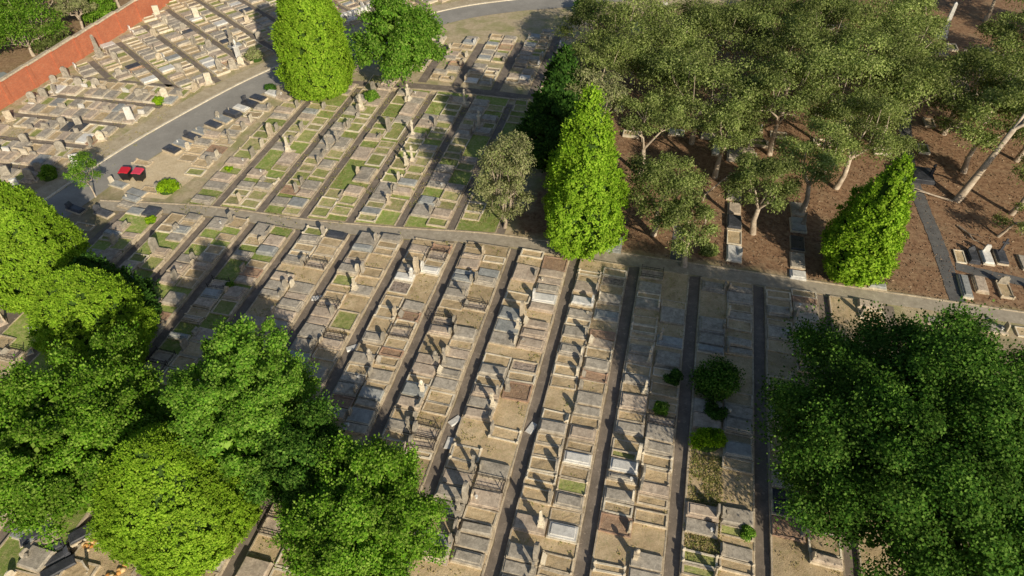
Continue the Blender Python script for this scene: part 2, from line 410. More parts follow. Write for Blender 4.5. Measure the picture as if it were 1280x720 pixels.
# ------------------------------------------------------------------ where each grave lies: row,side -> [near end, far end, kind]
LOW={"0,0":[[23.81,24.93,"s0"],[24.93,26.29,"k0"],[33.07,34.46,"k2"],[36.2,37.17,"s0"],[38.38,39.07,"g0"],[39.07,39.76,"b0"],[39.76,41.11,"p2"],[42.35,43.46,"b0"]],
"0,1":[[22.85,24.16,"k1"],[24.16,25.24,"i1"],[31.51,32.66,"i1"],[32.66,34.22,"r0"],[34.22,35.88,"p1"],[35.88,37.41,"p0"],[37.41,39.2,"g2"],[39.2,40.03,"p0"],[42.37,43.71,"d0"]],
"1,0":[[32.35,33.9,"k2"],[35.02,36.42,"p0"],[36.42,37.55,"g0"],[40.72,41.78,"k0"],[41.78,43.47,"k0"]],
"1,1":[[31.46,32.9,"k2"],[33.77,34.83,"b0"],[35.78,37.6,"g0"],[37.6,38.72,"p3"],[39.78,40.84,"s0"],[40.84,41.97,"b1"],[41.97,42.82,"k0"],[42.82,43.84,"s0"]],
"2,0":[[30.86,31.61,"b0"],[31.61,32.94,"s2"],[34.51,35.95,"p2"],[35.95,37.31,"p0"],[37.31,38.47,"s2"],[39.95,41.02,"k0"],[42.19,43.91,"s0"]],
"2,1":[[12.65,13.72,"s0"],[24.85,26.23,"k0"],[29.78,30.71,"k0"],[30.71,31.67,"r0"],[32.35,33.93,"s0"],[34.58,35.67,"k0"],[35.67,36.88,"k0"],[36.88,37.81,"p2"],[37.81,38.97,"s0"],[38.97,40.21,"k0"],[40.94,41.98,"k0"],[42.87,44.41,"k2"]],
"3,0":[[11.96,13.2,"b0"],[13.2,14.56,"s0"],[25.45,26.65,"i0"],[26.65,27.87,"i0"],[29.11,29.82,"b0"],[30.98,31.73,"p0"],[31.73,32.76,"k0"],[32.76,33.8,"p0"],[33.8,35.02,"b0"],[35.02,36.16,"i0"],[38.93,40.14,"s0"],[40.98,42.23,"k2"],[42.23,44.07,"s1"]],
"3,1":[[9.37,10.44,"k2"],[10.44,11.98,"s2"],[24.96,26.52,"k0"],[26.52,27.84,"k0"],[27.84,29.34,"k2"],[29.34,30.82,"p1"],[32.41,34.12,"g0"],[34.12,35.74,"p2"],[36.15,37.12,"p0"],[37.12,38.23,"r2"],[38.23,39.23,"k0"],[40.02,41.2,"b0"],[41.2,42.77,"p0"]],
"4,0":[[10.42,11.81,"k0"],[12.9,14.36,"g0"],[31.77,32.96,"p0"],[35.12,36.03,"s2"],[36.03,37.17,"s2"],[37.17,38.27,"p0"],[39.36,40.51,"s2"],[40.51,41.25,"k0"],[41.25,42.35,"k0"],[42.35,43.56,"s0"],[43.56,44.69,"g2"]],
"4,1":[[31.98,32.98,"s0"],[32.98,34.18,"p2"],[34.18,35.44,"s0"],[35.44,36.23,"p0"],[36.23,37.56,"s2"],[39.42,40.45,"i0"],[40.45,41.3,"k0"],[41.3,42.52,"k0"],[42.52,43.66,"k0"],[43.66,44.59,"d0"]],
"5,0":[[10.71,12.08,"p0"],[27.58,29.05,"k0"],[29.05,30.3,"b0"],[30.3,31.61,"s2"],[31.61,33.22,"s0"],[33.22,34.11,"p0"],[34.11,35.19,"p2"],[35.19,36.05,"i0"],[36.05,37.23,"k0"],[37.99,39.37,"g0"],[39.37,40.51,"s2"],[40.51,41.44,"p0"],[41.44,42.55,"k0"],[42.55,43.34,"b0"],[43.34,45.15,"s2"]],
"5,1":[[11.93,13.12,"k0"],[13.12,14.3,"s2"],[26.59,27.94,"k0"],[27.94,29.28,"s0"],[29.97,31.07,"k0"],[31.07,32.11,"p2"],[32.11,32.76,"i0"],[33.11,35.31,"g0"],[37.24,38.52,"s3"],[39.53,40.73,"k2"],[42.54,43.52,"k0"],[43.52,44.42,"k0"],[44.42,45.42,"s0"]],
"6,0":[[12.98,14.44,"p0"],[15.86,17.14,"i0"],[17.14,18.62,"k0"],[21.55,22.8,"k2"],[22.8,24.12,"r0"],[25.03,26.1,"s0"],[26.1,27.16,"r0"],[27.16,28.3,"s2"],[28.3,29.2,"s0"],[29.2,30.2,"k0"],[30.2,31.33,"s3"],[31.33,32.41,"k0"],[32.41,33.59,"s2"],[33.59,35.23,"k0"],[35.23,36.51,"k2"],[36.51,37.91,"k0"],[38.3,39.8,"n0"],[39.8,40.75,"w3"],[40.75,41.83,"s3"],[42.5,43.63,"k0"],[43.63,44.64,"p0"]],
"6,1":[[12.64,14.23,"k0"],[14.23,15.57,"k0"],[24.28,25.05,"s0"],[25.05,26.39,"b2"],[26.39,27.16,"s0"],[27.16,28.26,"b0"],[28.26,28.98,"k0"],[28.98,30.17,"s2"],[30.54,31.5,"k1"],[31.5,32.34,"r0"],[32.34,33.45,"k0"],[33.45,34.62,"i0"],[34.62,35.47,"k0"],[35.47,36.5,"r1"],[36.5,37.62,"s0"],[41.1,42.09,"w2"],[42.09,42.99,"k0"],[42.99,44.16,"i0"],[44.16,45.12,"r0"]],
"7,0":[[13.52,15.02,"k0"],[23.13,24.45,"k1"],[24.45,25.19,"k0"],[25.19,26.08,"s3"],[26.08,27.13,"k2"],[27.13,28.2,"p1"],[28.2,29.47,"b3"],[29.47,30.29,"k0"],[30.29,31.47,"p0"],[31.47,32.44,"p3"],[34.41,35.49,"p2"],[35.49,36.53,"i2"],[37.58,38.66,"k0"],[38.66,39.81,"s3"],[39.81,40.82,"s0"],[40.82,41.76,"b2"],[41.76,42.33,"b0"],[42.69,43.89,"p0"],[43.89,44.59,"p0"],[44.59,45.53,"k2"]],
"7,1":[[23.53,24.09,"k0"],[24.09,25.01,"i2"],[25.01,26.07,"i2"],[27.2,28.13,"k0"],[28.13,29.31,"k0"],[29.31,30.47,"s0"],[30.47,31.43,"s1"],[31.43,32.52,"s3"],[32.52,33.5,"p1"],[33.5,34.49,"k0"],[34.49,35.86,"s2"],[37.84,38.8,"i1"],[40.91,41.97,"s2"],[41.97,43.0,"b0"],[43.92,44.79,"k0"]],
"8,0":[[16.75,17.8,"p2"],[17.8,18.63,"b2"],[18.63,19.84,"k2"],[19.84,20.94,"s3"],[20.94,21.97,"s3"],[21.97,23.18,"p0"],[23.18,24.02,"k3"],[24.02,25.23,"k0"],[27.41,28.41,"p1"],[28.41,29.44,"s3"],[29.44,30.48,"p2"],[30.48,31.37,"k0"],[31.37,32.54,"s0"],[32.54,33.72,"k0"],[34.68,36.01,"s2"],[36.01,37.45,"b3"],[37.45,38.86,"b3"],[39.65,40.79,"k0"],[42.25,44.2,"p2"],[45.42,46.4,"k0"]],
"8,1":[[17.0,18.02,"s0"],[18.02,19.02,"s2"],[19.02,19.83,"s0"],[19.83,20.94,"k0"],[20.94,22.19,"p2"],[22.19,23.17,"i0"],[23.17,24.35,"s2"],[26.22,27.3,"k2"],[29.77,31.47,"r3"],[31.47,32.43,"k0"],[32.43,33.58,"n0"],[34.73,35.91,"p0"],[35.91,36.89,"p0"],[36.89,37.84,"p1"],[39.02,39.92,"p0"],[39.92,41.12,"w2"],[41.12,42.3,"s0"],[42.3,43.21,"p0"],[43.21,44.22,"p0"],[44.22,45.95,"r0"]],
"9,0":[[15.86,17.12,"s1"],[17.12,18.07,"s3"],[18.07,19.18,"s3"],[19.97,21.2,"p3"],[22.14,23.17,"k2"],[23.67,24.42,"k0"],[24.42,25.53,"k2"],[25.53,26.6,"k2"],[26.6,27.45,"k0"],[27.45,28.57,"s0"],[28.57,29.53,"k1"],[31.7,32.8,"k0"],[32.8,33.89,"k2"],[33.89,34.91,"k2"],[34.91,36.01,"s2"],[36.01,36.92,"k0"],[36.92,38.06,"s2"],[38.15,38.98,"k0"],[38.98,39.96,"s0"],[40.43,41.45,"w2"],[42.06,43.37,"p2"],[43.37,44.34,"k0"],[44.34,44.92,"k0"]],
"9,1":[[17.45,18.01,"k0"],[18.01,19.04,"k1"],[19.94,21.14,"w0"],[21.14,22.12,"k0"],[22.12,23.32,"s0"],[23.32,24.35,"g0"],[24.35,25.4,"k0"],[25.4,26.5,"w0"],[26.5,27.37,"k0"],[27.37,28.6,"p0"],[28.6,29.58,"k0"],[29.58,30.52,"s2"],[30.52,31.75,"s0"],[31.75,32.94,"k1"],[32.94,33.83,"r1"],[33.83,35.04,"s0"],[35.04,36.19,"k0"],[36.19,37.23,"p1"],[37.23,38.17,"r0"],[39.27,40.4,"b0"],[40.4,41.26,"k0"],[41.26,42.4,"s2"],[42.4,43.54,"k0"],[43.54,44.62,"n0"],[44.62,45.66,"k0"]],
"10,0":[[18.62,19.23,"k0"],[21.17,22.53,"r2"],[22.53,23.43,"k0"],[23.43,24.39,"s2"],[24.88,25.57,"s0"],[25.57,26.68,"w2"],[26.68,27.33,"g3"],[27.33,28.3,"k0"],[28.73,29.83,"s0"],[29.83,30.79,"k0"],[30.79,32.31,"p0"],[32.31,33.32,"k3"],[33.32,34.23,"s0"],[34.23,35.33,"k0"],[35.33,36.2,"p3"],[36.2,37.26,"s2"],[37.26,38.01,"k0"],[38.01,38.66,"k0"],[38.66,39.49,"k0"],[39.49,40.54,"k0"],[41.42,42.59,"s2"],[42.59,43.33,"k0"],[43.33,44.73,"s0"],[45.16,46.28,"i0"]],
"10,1":[[18.3,19.33,"s0"],[19.33,20.45,"s3"],[22.28,23.31,"k0"],[23.66,24.41,"k0"],[24.41,25.32,"p2"],[25.32,26.47,"k2"],[26.47,27.58,"k0"],[27.58,28.67,"s1"],[28.67,30.01,"s0"],[30.01,30.84,"i0"],[31.35,32.25,"k0"],[32.69,33.97,"k0"],[34.56,35.41,"k0"],[35.41,37.05,"s0"],[37.59,38.78,"b3"],[40.21,42.04,"s0"],[42.04,42.97,"k0"]],
"11,0":[[19.62,20.41,"g2"],[20.41,21.29,"g0"],[22.39,23.48,"s2"],[23.48,24.54,"p2"],[30.42,31.81,"p0"],[31.81,33.14,"s0"],[37.67,38.51,"b0"],[38.51,39.81,"s0"],[39.81,41.63,"s2"],[44.77,46.0,"s2"]],
"11,1":[[20.43,21.29,"k0"],[21.29,22.25,"s1"],[22.75,23.54,"g0"],[23.54,24.8,"s1"],[27.57,28.61,"k0"],[28.61,29.92,"b0"],[29.92,30.66,"k0"],[30.66,31.93,"s0"],[31.93,33.14,"s0"],[33.14,34.48,"k0"],[38.08,38.84,"s2"],[38.84,39.84,"s0"],[40.72,41.91,"k0"],[41.91,42.89,"s2"],[42.89,43.85,"k0"],[43.85,45.22,"s0"],[45.22,45.94,"s1"]],
"12,0":[[23.44,24.86,"r2"],[24.86,25.97,"d0"],[25.97,26.89,"d2"],[26.89,28.34,"s0"],[29.88,31.23,"k0"],[32.38,33.93,"s0"],[35.36,36.62,"g0"],[39.17,40.54,"k0"],[40.54,41.92,"s2"],[41.92,42.74,"k0"],[43.13,44.21,"s2"],[44.21,45.23,"k0"],[45.23,46.23,"k0"]],
"12,1":[[22.13,22.87,"p2"],[22.87,24.45,"k0"],[37.56,39.07,"i2"],[39.07,40.48,"r1"],[40.48,41.51,"s0"],[41.51,42.78,"s0"],[42.78,44.02,"s2"],[44.02,45.19,"p0"],[45.19,45.95,"r0"],[45.95,46.85,"k0"]],
"13,0":[],
"13,1":[[44.58,45.68,"k2"],[45.68,46.77,"p0"]]}
UPP={"0,0":[[45.7,46.89,"s0"],[47.97,49.26,"s0"],[49.26,50.84,"p0"],[50.84,52.11,"g0"],[52.11,53.65,"p0"],[53.65,55.28,"g2"],[55.28,57.7,"k2"],[57.7,59.2,"g3"],[59.2,60.67,"g2"],[61.95,63.12,"s0"],[63.12,64.33,"p0"],[64.33,65.63,"k2"],[65.63,67.17,"k2"],[67.17,68.75,"p0"],[68.75,70.3,"g0"]],
"0,1":[[45.89,47.09,"g2"],[48.22,49.66,"k0"],[49.66,50.92,"k0"],[50.92,52.0,"k0"],[52.0,54.27,"s0"],[54.27,55.61,"p0"],[57.91,59.6,"b2"],[59.6,60.89,"s2"],[60.89,61.97,"s0"],[61.97,63.21,"k0"],[63.21,64.62,"g0"],[66.06,67.65,"k2"]],
"1,0":[[46.09,47.65,"k2"],[47.65,48.78,"k0"],[48.78,49.94,"s0"],[50.75,52.2,"p0"],[56.1,57.49,"s0"],[57.49,58.68,"g2"],[58.68,59.83,"k1"],[59.83,61.19,"k2"],[61.19,62.51,"g0"],[62.51,63.63,"p0"],[63.63,64.8,"b0"],[64.8,66.23,"k0"],[68.72,69.84,"g0"],[69.84,70.89,"g2"]],
"1,1":[[46.16,47.47,"k0"],[47.47,49.04,"k0"],[49.04,50.13,"s0"],[50.13,51.28,"k1"],[52.57,53.65,"k0"],[53.65,55.97,"p0"],[58.1,60.64,"g0"],[60.64,61.85,"k0"],[61.85,63.39,"k0"],[64.97,66.2,"k2"],[68.83,70.03,"s0"],[70.03,71.6,"p2"]],
"2,0":[[47.12,48.45,"s0"],[49.12,50.52,"r2"],[50.52,51.6,"k2"],[51.6,53.08,"g0"],[53.08,54.36,"k0"],[54.36,55.57,"k2"],[55.57,57.14,"s2"],[57.14,58.26,"s3"],[58.26,59.6,"s0"],[59.6,61.19,"s0"],[61.19,62.74,"s2"],[62.74,63.97,"g0"],[64.74,66.64,"s2"],[66.64,67.72,"g0"],[67.72,69.27,"s0"],[69.27,70.73,"k1"],[70.73,72.34,"k1"],[72.34,74.5,"k0"]],
"2,1":[[46.18,47.27,"k0"],[47.27,48.73,"b0"],[49.09,50.2,"p0"],[50.2,51.67,"s0"],[52.41,54.0,"g0"],[54.0,55.65,"s0"],[56.07,57.62,"k0"],[57.62,60.06,"s3"],[61.39,63.17,"g2"],[63.17,64.29,"k0"],[64.29,65.24,"g1"],[65.24,67.14,"g0"],[67.14,68.86,"p0"],[68.86,70.9,"p3"],[70.9,71.98,"p2"],[71.98,73.4,"p0"],[73.4,75.6,"k0"]],
"3,0":[[46.44,47.97,"g0"],[47.97,49.51,"k0"],[49.51,51.09,"k1"],[56.46,58.85,"p0"],[60.13,61.37,"p1"],[61.37,62.76,"g0"],[63.81,65.32,"k0"],[68.32,70.32,"g2"],[70.32,71.6,"s0"]],
"3,1":[[47.17,48.47,"k0"],[48.91,50.35,"g0"],[50.35,51.83,"p0"],[52.63,55.23,"s2"],[55.76,57.92,"g0"],[57.92,59.31,"k0"],[59.31,60.57,"k0"],[61.02,64.56,"g3"],[64.56,65.87,"s0"],[65.87,68.75,"p0"],[68.75,70.21,"s1"],[70.21,71.6,"p0"]],
"4,0":[[46.95,48.0,"k0"],[48.0,48.98,"b0"],[48.98,50.05,"k0"],[50.05,51.11,"s0"],[51.11,53.25,"s2"],[53.25,54.74,"g2"],[55.8,57.76,"k3"],[59.14,60.74,"k0"],[60.74,61.84,"k0"],[61.84,62.9,"s1"],[64.16,65.7,"p0"],[65.7,67.0,"s0"],[69.9,71.6,"g0"]],
"4,1":[[48.99,51.02,"k3"],[51.6,52.66,"p1"],[53.07,54.17,"b0"],[54.17,55.46,"k0"],[55.46,56.89,"g0"],[56.89,58.4,"k0"],[58.4,59.65,"k0"],[59.65,60.78,"s0"],[62.13,63.36,"g0"],[63.36,64.42,"k1"],[64.42,65.73,"g2"],[65.73,67.12,"s0"],[67.12,68.41,"g0"],[68.41,69.91,"k0"],[69.91,71.6,"p1"]],
"5,0":[[48.77,50.58,"s2"],[50.58,52.1,"b1"],[53.58,54.7,"s0"],[54.7,56.26,"p0"],[56.26,57.56,"s0"],[58.86,60.04,"k0"],[60.04,61.61,"k0"],[61.61,63.18,"k0"],[63.18,64.6,"s2"],[64.6,65.83,"p2"],[65.83,66.91,"k0"],[66.91,68.42,"s0"],[68.42,69.93,"s0"],[69.93,71.6,"s0"]],
"5,1":[[47.75,49.04,"g0"],[49.04,50.42,"p0"],[50.42,51.87,"k1"],[51.87,53.42,"k0"],[53.42,54.63,"p0"],[57.1,58.49,"g0"],[58.49,59.71,"p2"],[64.13,65.58,"s0"],[65.58,66.86,"g0"],[66.86,68.25,"s0"],[69.46,70.87,"k0"]],
"6,0":[[49.46,50.67,"k0"],[50.67,52.24,"k0"],[52.24,53.58,"k3"],[67.42,68.9,"k0"],[69.98,71.6,"k2"]],
"6,1":[[61.31,62.41,"k2"],[63.73,65.1,"k0"]]}
# ------------------------------------------------------------------ setting
BED, UBED = .25, .08
XL = [-49.3,-44.9,-40.6,-36.1,-31.3,-26.0,-20.9,-16.0,-10.9,-5.4,-0.1,5.2,10.6,15.9,21.2]
XU = [-44.4,-41.1,-36.5,-32.0,-27.3,-22.5,-17.6,-12.9]
CROSS = [(-52.6,43.1),(-49,43.7),(-41,44.85),(-31,45.2),(-21.7,46.2),(-13,47.35),(0,47.5),(14,47.7),(27,47.9),(60,48.3),(90,48.5)]
ROAD = [(-67,-8),(-63,10),(-59,26),(-56.4,40),(-54.5,51.2),(-51.6,61.4),(-47.9,71.2),(-41,83.3),(-31.8,94),(-24,99.4),(-16.4,103),(0,112),(20,124),(60,150),(120,190)]
def spline(pts, n=8):
    out = []
    for i in range(len(pts)-1):
        p0 = pts[max(i-1,0)]; p1 = pts[i]; p2 = pts[i+1]; p3 = pts[min(i+2,len(pts)-1)]
        for k in range(n):
            t = k/n
            out.append(tuple(.5*((2*p1[j])+(-p0[j]+p2[j])*t+(2*p0[j]-5*p1[j]+4*p2[j]-p3[j])*t*t+(-p0[j]+3*p1[j]-3*p2[j]+p3[j])*t**3) for j in (0,1)))
    out.append(tuple(pts[-1])); return out
def offset(pl, d):
    out = []
    for i,(x,y) in enumerate(pl):
        a = pl[max(i-1,0)]; b = pl[min(i+1,len(pl)-1)]; dx, dy = b[0]-a[0], b[1]-a[1]; L = math.hypot(dx,dy)
        out.append((x-dy/L*d, y+dx/L*d))
    return out
def ribbon(name, pl, d0, d1, z, mat, z0=None, wav=0.0, kind='structure'):
    a = offset(pl, d0); b = offset(pl, d1)
    if wav:
        a = [(x+random.uniform(-wav,wav), y+random.uniform(-wav,wav)) for x,y in a]; b = [(x+random.uniform(-wav,wav), y+random.uniform(-wav,wav)) for x,y in b]
    mb = MB(); n = len(pl)
    V = [(x,y,z) for x,y in a]+[(x,y,z) for x,y in b]; F = [(i,n+i,n+i+1,i+1) if d0 > d1 else (n+i,i,i+1,n+i+1) for i in range(n-1)]
    if z0 is not None:
        V += [(x,y,z0) for x,y in a]+[(x,y,z0) for x,y in b]
        F += [(i,i+1,2*n+i+1,2*n+i) for i in range(n-1)]+[(n+i+1,n+i,3*n+i,3*n+i+1) for i in range(n-1)]
    mb.add(V, F); o = mb.build(name, mat); return tag(o, kind=kind)
RD = spline(ROAD); CR = spline(CROSS, 6)
def near_poly(x, y, pl):
    best = 1e9; side = 0
    for (ax,ay),(bx,by) in zip(pl, pl[1:]):
        dx, dy = bx-ax, by-ay; L2 = dx*dx+dy*dy; t = max(0,min(1,((x-ax)*dx+(y-ay)*dy)/L2))
        d = math.hypot(x-ax-t*dx, y-ay-t*dy)
        if d < best: best = d; side = 1 if dx*(y-ay)-dy*(x-ax) > 0 else -1
    return best*side                       # positive: the wall side of the road
def cross_y(x):
    for (a,b),(c,d) in zip(CROSS, CROSS[1:]):
        if a <= x <= c: return b+(d-b)*(x-a)/(c-a)
    return 48.3

def ground_mat():
    m, nt, out = nt_new('cemetery_ground'); g = NG(nt); p = g.pos()
    sep = g.n('ShaderNodeSeparateXYZ'); g.l(p, sep.inputs[0]); x, y = sep.outputs[0], sep.outputs[1]
    w = g.math('MULTIPLY_ADD', g.noise(p, .22, 5, .65), 9.0, -4.5)
    big = g.noise(p, .35, 6, .65, .4); mid = g.noise(p, 2.2, 6, .75, .3); fine = g.noise(p, 13, 4, .8)
    tan = g.ramp(mid, [(.3,(.36,.29,.19)),(.5,(.48,.40,.265)),(.7,(.58,.50,.35))])
    grass = g.ramp(fine, [(.3,(.19,.21,.075)),(.7,(.33,.34,.14))])
    tan = g.mix(g.math('MULTIPLY', g.ramp(big, [(.46,0.0),(.62,1.0)]), .75), tan, grass)
    brown = g.ramp(mid, [(.3,(.13,.075,.046)),(.48,(.26,.156,.093)),(.66,(.40,.27,.165))])
    brown = g.mix(g.ramp(fine, [(.58,0.0),(.70,.7)]), brown, (.38,.28,.185))
    brown = g.mix(g.ramp(fine, [(.30,.75),(.42,0.0)]), brown, (.075,.047,.033))
    brown = g.mix(g.math('MULTIPLY', g.ramp(big, [(.52,0.0),(.66,1.0)]), .45), brown, (.34,.26,.165))
    mx = g.math('MULTIPLY_ADD', g.math('ADD', x, w), .5, 6.2, True)          # east of x = -12
    my = g.math('MULTIPLY_ADD', g.math('ADD', y, g.math('MULTIPLY', w, .25)), .7, -33.6, True)
    my2 = g.math('MULTIPLY_ADD', g.math('SUBTRACT', g.math('ADD', y, w), g.math('MULTIPLY', x, .55)), -.25, 26.5, True)
    wl = g.math('MULTIPLY_ADD', g.math('ADD', x, g.math('MULTIPLY', w, .4)), -.5, -38.5, True)   # outside the wall
    east = g.math('MULTIPLY', g.math('MULTIPLY', mx, my), my2)
    c = g.mix(g.math('MAXIMUM', east, g.math('MULTIPLY', wl, .8)), tan, brown)
    low = g.math('MULTIPLY_ADD', y, -.3, 14.0, True)
    c = g.mix(g.math('MULTIPLY', low, .55), c, g.ramp(mid, [(.3,(.13,.10,.075)),(.7,(.26,.205,.15))]))
    g.bsdf(out, c, .95, g.bump(fine, .6, .08), .1); return m
def asphalt(name, a, b, c3, patch=.5, scale=.8):
    m, nt, out = nt_new(name); g = NG(nt); p = g.pos()
    c = g.ramp(g.noise(p, scale, 6, .7), [(.3,a),(.55,b),(.72,c3)])
    f = g.noise(p, 22, 3, .8)
    c = g.mix(g.ramp(f, [(.35,.35),(.6,0.0)]), c, tuple(q*.5 for q in a))
    c = g.mix(g.math('MULTIPLY', g.ramp(g.noise(p, 3.1, 5, .75, .6), [(.58,0.0),(.66,1.0)]), patch), c, tuple(min(1,q*1.5) for q in c3))
    g.bsdf(out, c, .9, g.bump(f, .3, .02), .25); return m
M['ground'] = ground_mat()
M['path'] = asphalt('worn_path', (.15,.127,.104), (.235,.198,.164), (.33,.28,.23), .5)
M['path_grey'] = asphalt('grey_path', (.10,.10,.10), (.15,.148,.145), (.20,.195,.185), .25)
M['gravel'] = asphalt('pale_gravel', (.31,.27,.21), (.43,.38,.30), (.53,.475,.375), .4, 1.5)
M['road'] = asphalt('road_asphalt', (.27,.258,.235), (.34,.326,.297), (.41,.39,.355), .2, .35)
M['verge'] = earth('dusty_verge', (.46,.38,.26), (.62,.53,.38), (.74,.65,.48), (.2,.19,.08), .4, .8)
M['bedtop'] = earth('dry_bed_soil', (.41,.305,.18), (.57,.445,.28), (.68,.55,.37), (.27,.26,.11), .5, .8, .7, .57)
M['bedtopg'] = earth('grassy_bed_soil', (.32,.33,.12), (.42,.42,.17), (.60,.52,.29), (.20,.29,.06), .85, .6, .7, .46)

mb = MB()
N = 60
for i in range(N):
    for k in range(N):
        x0, y0 = -500+1000*i/N, -300+1000*k/N; s = 1000/N
        mb.add([(x0,y0,0),(x0+s,y0,0),(x0+s,y0+s,0),(x0,y0+s,0)], [(0,1,2,3)])
tag(mb.build('ground', M['ground']), kind='structure')
ribbon('road', RD, 2.0, -2.05, .03, M['road'], wav=.03)
ribbon('road_kerb', RD, 2.23, 2.0, .14, M['kerb2'], 0)
ribbon('verge', RD, 4.4, 2.23, .02, M['verge'], wav=.15)
ribbon('verge', [p for p in RD if 49 < p[1] < 86], -2.05, -3.2, .02, M['verge'], wav=.15)
ribbon('cross_path', CR, .72, -.72, .045, M['gravel'], wav=.04)
ribbon('cross_path_kerb', CR, .86, .73, .10, M['edge'], 0)
mb = MB(); sp = [(-50.8,45.2),(-46.6,45.6),(-45.6,50.7),(-46.4,55.5),(-48.6,57.5),(-51.0,56),(-52.3,51),(-53.6,48.9),(-52.4,46.6)]
mb.add([(x,y,.026) for x,y in sp], [tuple(range(len(sp)))]); tag(mb.build('sand_patch', earth('bright_sand', (.58,.46,.29), (.74,.61,.41), (.82,.71,.52), (.4,.33,.2), .3, .8)), kind='structure')
C2 = spline([(-45,70.6),(-37.9,71.9),(-29.5,73.2),(-22,73.6),(-12,73.6)])
ribbon('cross_path', C2, .7, -.7, .03, M['path'], wav=.05)
ribbon('cross_path_kerb', C2, -.72, -.95, .14, M['edge'], 0)
DG = [(-26,1),(-32.0,6.5),(-36.2,12.0),(-40,17.4),(-44.2,22.5),(-48.1,27.5),(-53,33)]
ribbon('dirt_path', spline(DG), .95, -.95, .03, M['path'], wav=.06)
GP = spline([(27.05,48.6),(27.0,51.2),(26.8,57),(26.4,62.6),(26.3,69),(27.5,80),(31,95)])
ribbon('grey_path', GP, .65, -.65, .03, M['path_grey'], wav=.05)
ribbon('grey_path', spline([(27.8,53.6),(30,53.2),(36,52.5),(50,51.5)]), .55, -.55, .034, M['path_grey'], wav=.04)
ribbon('grey_path', [(3.45,48.5),(3.45,50),(3.4,51.5),(3.4,53.5)], .5, -.5, .02, M['path_grey'], wav=.06)
for i, x in enumerate(XL):
    ys = np.arange(6.5, cross_y(x)-.9, .5); pl = [(x+.05*math.sin(y*1.3+i), float(y)) for y in ys]+[(x, cross_y(x)-.86)]
    ribbon('row_path', pl, .46, -.46, .02, M['path'], wav=.06)
for i, x in enumerate(XU):
    pl = [(x+.05*math.sin(y*1.1+i), float(y)) for y in np.arange(cross_y(x)+.9, 72.3, 1.2)]
    if i: ribbon('row_path', pl, .42, -.42, .02, M['path'])
for x in (-29.6,-25.2,-20.2,-15.6):
    ribbon('row_path', [(x, float(y)) for y in np.arange(74.3, 86 + (x+29.6)*.35, 1.5)], .55, -.55, .02, M['path'])

def bed(x0, x1, y0f, y1f, z, mat, lip=True):
    """raised row bed: uneven soil top, concrete edging along its long sides and ends"""
    nx = 7; mb = MB()
    y0, y1 = y0f((x0+x1)/2), y1f((x0+x1)/2); ny = max(2, int((y1-y0)/.6))
    V = []
    for j in range(ny+1):
        for i in range(nx+1):
            x = x0+(x1-x0)*i/nx; a, b = y0f(x), y1f(x); y = a+(b-a)*j/ny
            e = i in (0,nx) or j in (0,ny)
            V.append((x, y, z + (0 if e else .035*wob(x*.9,y*.9,3)+.02*wob(x*3,y*3,1))))
    F = [(j*(nx+1)+i, j*(nx+1)+i+1, (j+1)*(nx+1)+i+1, (j+1)*(nx+1)+i) for j in range(ny) for i in range(nx)]
    mb.add(V, F, 0)
    if lip:
        for xs, s in ((x0,-1),(x1,1)):
            y = y0f(xs)
            while y < y1f(xs)-.2:
                L = min(random.uniform(1.4,3.2), y1f(xs)-y); dz = random.uniform(-.03,.035)
                a, b = sorted((xs, xs+s*.11)); mb.box(a, b, y+.01, y+L-.01, 0, z+.03+dz, 1, j=.014); y += L
        mb.box(x0, x1, y1, y1+.12, 0, z+.02, 1)
    return tag(mb.build('grave_bed', [mat, M['edge']]), kind='structure')
for i in range(len(XL)-1):
    bed(XL[i]+.58, XL[i+1]-.58, lambda x: 7.0, lambda x: cross_y(x)-1.05, BED, M['bedtopg'] if i < 4 else M['bedtop'])
for i in range(len(XU)-1):
    bed(XU[i]+.5, XU[i+1]-.5, lambda x: cross_y(x)+1.05, lambda x: 71.6 + (x+41)*.06, UBED, M['bedtopg'])

# ------------------------------------------------------------------ graves
def ring(mb, L, W, h, t, mi=0, j=.012, posts=0.0, ph=.1):
    mb.box(-L/2, L/2, -W/2, -W/2+t, -.1, h, mi, j=j); mb.box(-L/2, L/2, W/2-t, W/2, -.1, h+.004, mi, j=j)
    mb.box(-L/2, -L/2+t, -W/2+t, W/2-t, -.1, h+.008, mi, j=j); mb.box(L/2-t, L/2, -W/2+t, W/2-t, -.1, h+.006, mi, j=j)
    if posts:
        for sx in (-1,1):
            for sy in (-1,1):
                x, y = sx*(L/2-t/2), sy*(W/2-t/2); q = t*.5+.03
                mb.box(x-q, x+q, y-q, y+q, -.05, h+ph, mi, j=.008); mb.box(x-q, x+q, y-q, y+q, h+ph+.002, h+ph+.06, mi, t=q*.6)
def infill(L, W, z, amp, t):
    mb = MB(); nx, ny = 8, 5; x0, y0 = -L/2+t+.004, -W/2+t+.004; ox = random.uniform(0,99); V = []
    for j in range(ny+1):
        for i in range(nx+1):
            x = x0+(-2*x0)*i/nx; y = y0+(-2*y0)*j/ny
            V.append((x, y, z+amp*wob(x*1.6+ox,y*1.6,0)+amp*.6*wob(x*5+ox,y*5,2)))
    mb.add(V, [(j*(nx+1)+i, j*(nx+1)+i+1, (j+1)*(nx+1)+i+1, (j+1)*(nx+1)+i) for j in range(ny) for i in range(nx)])
    return mb
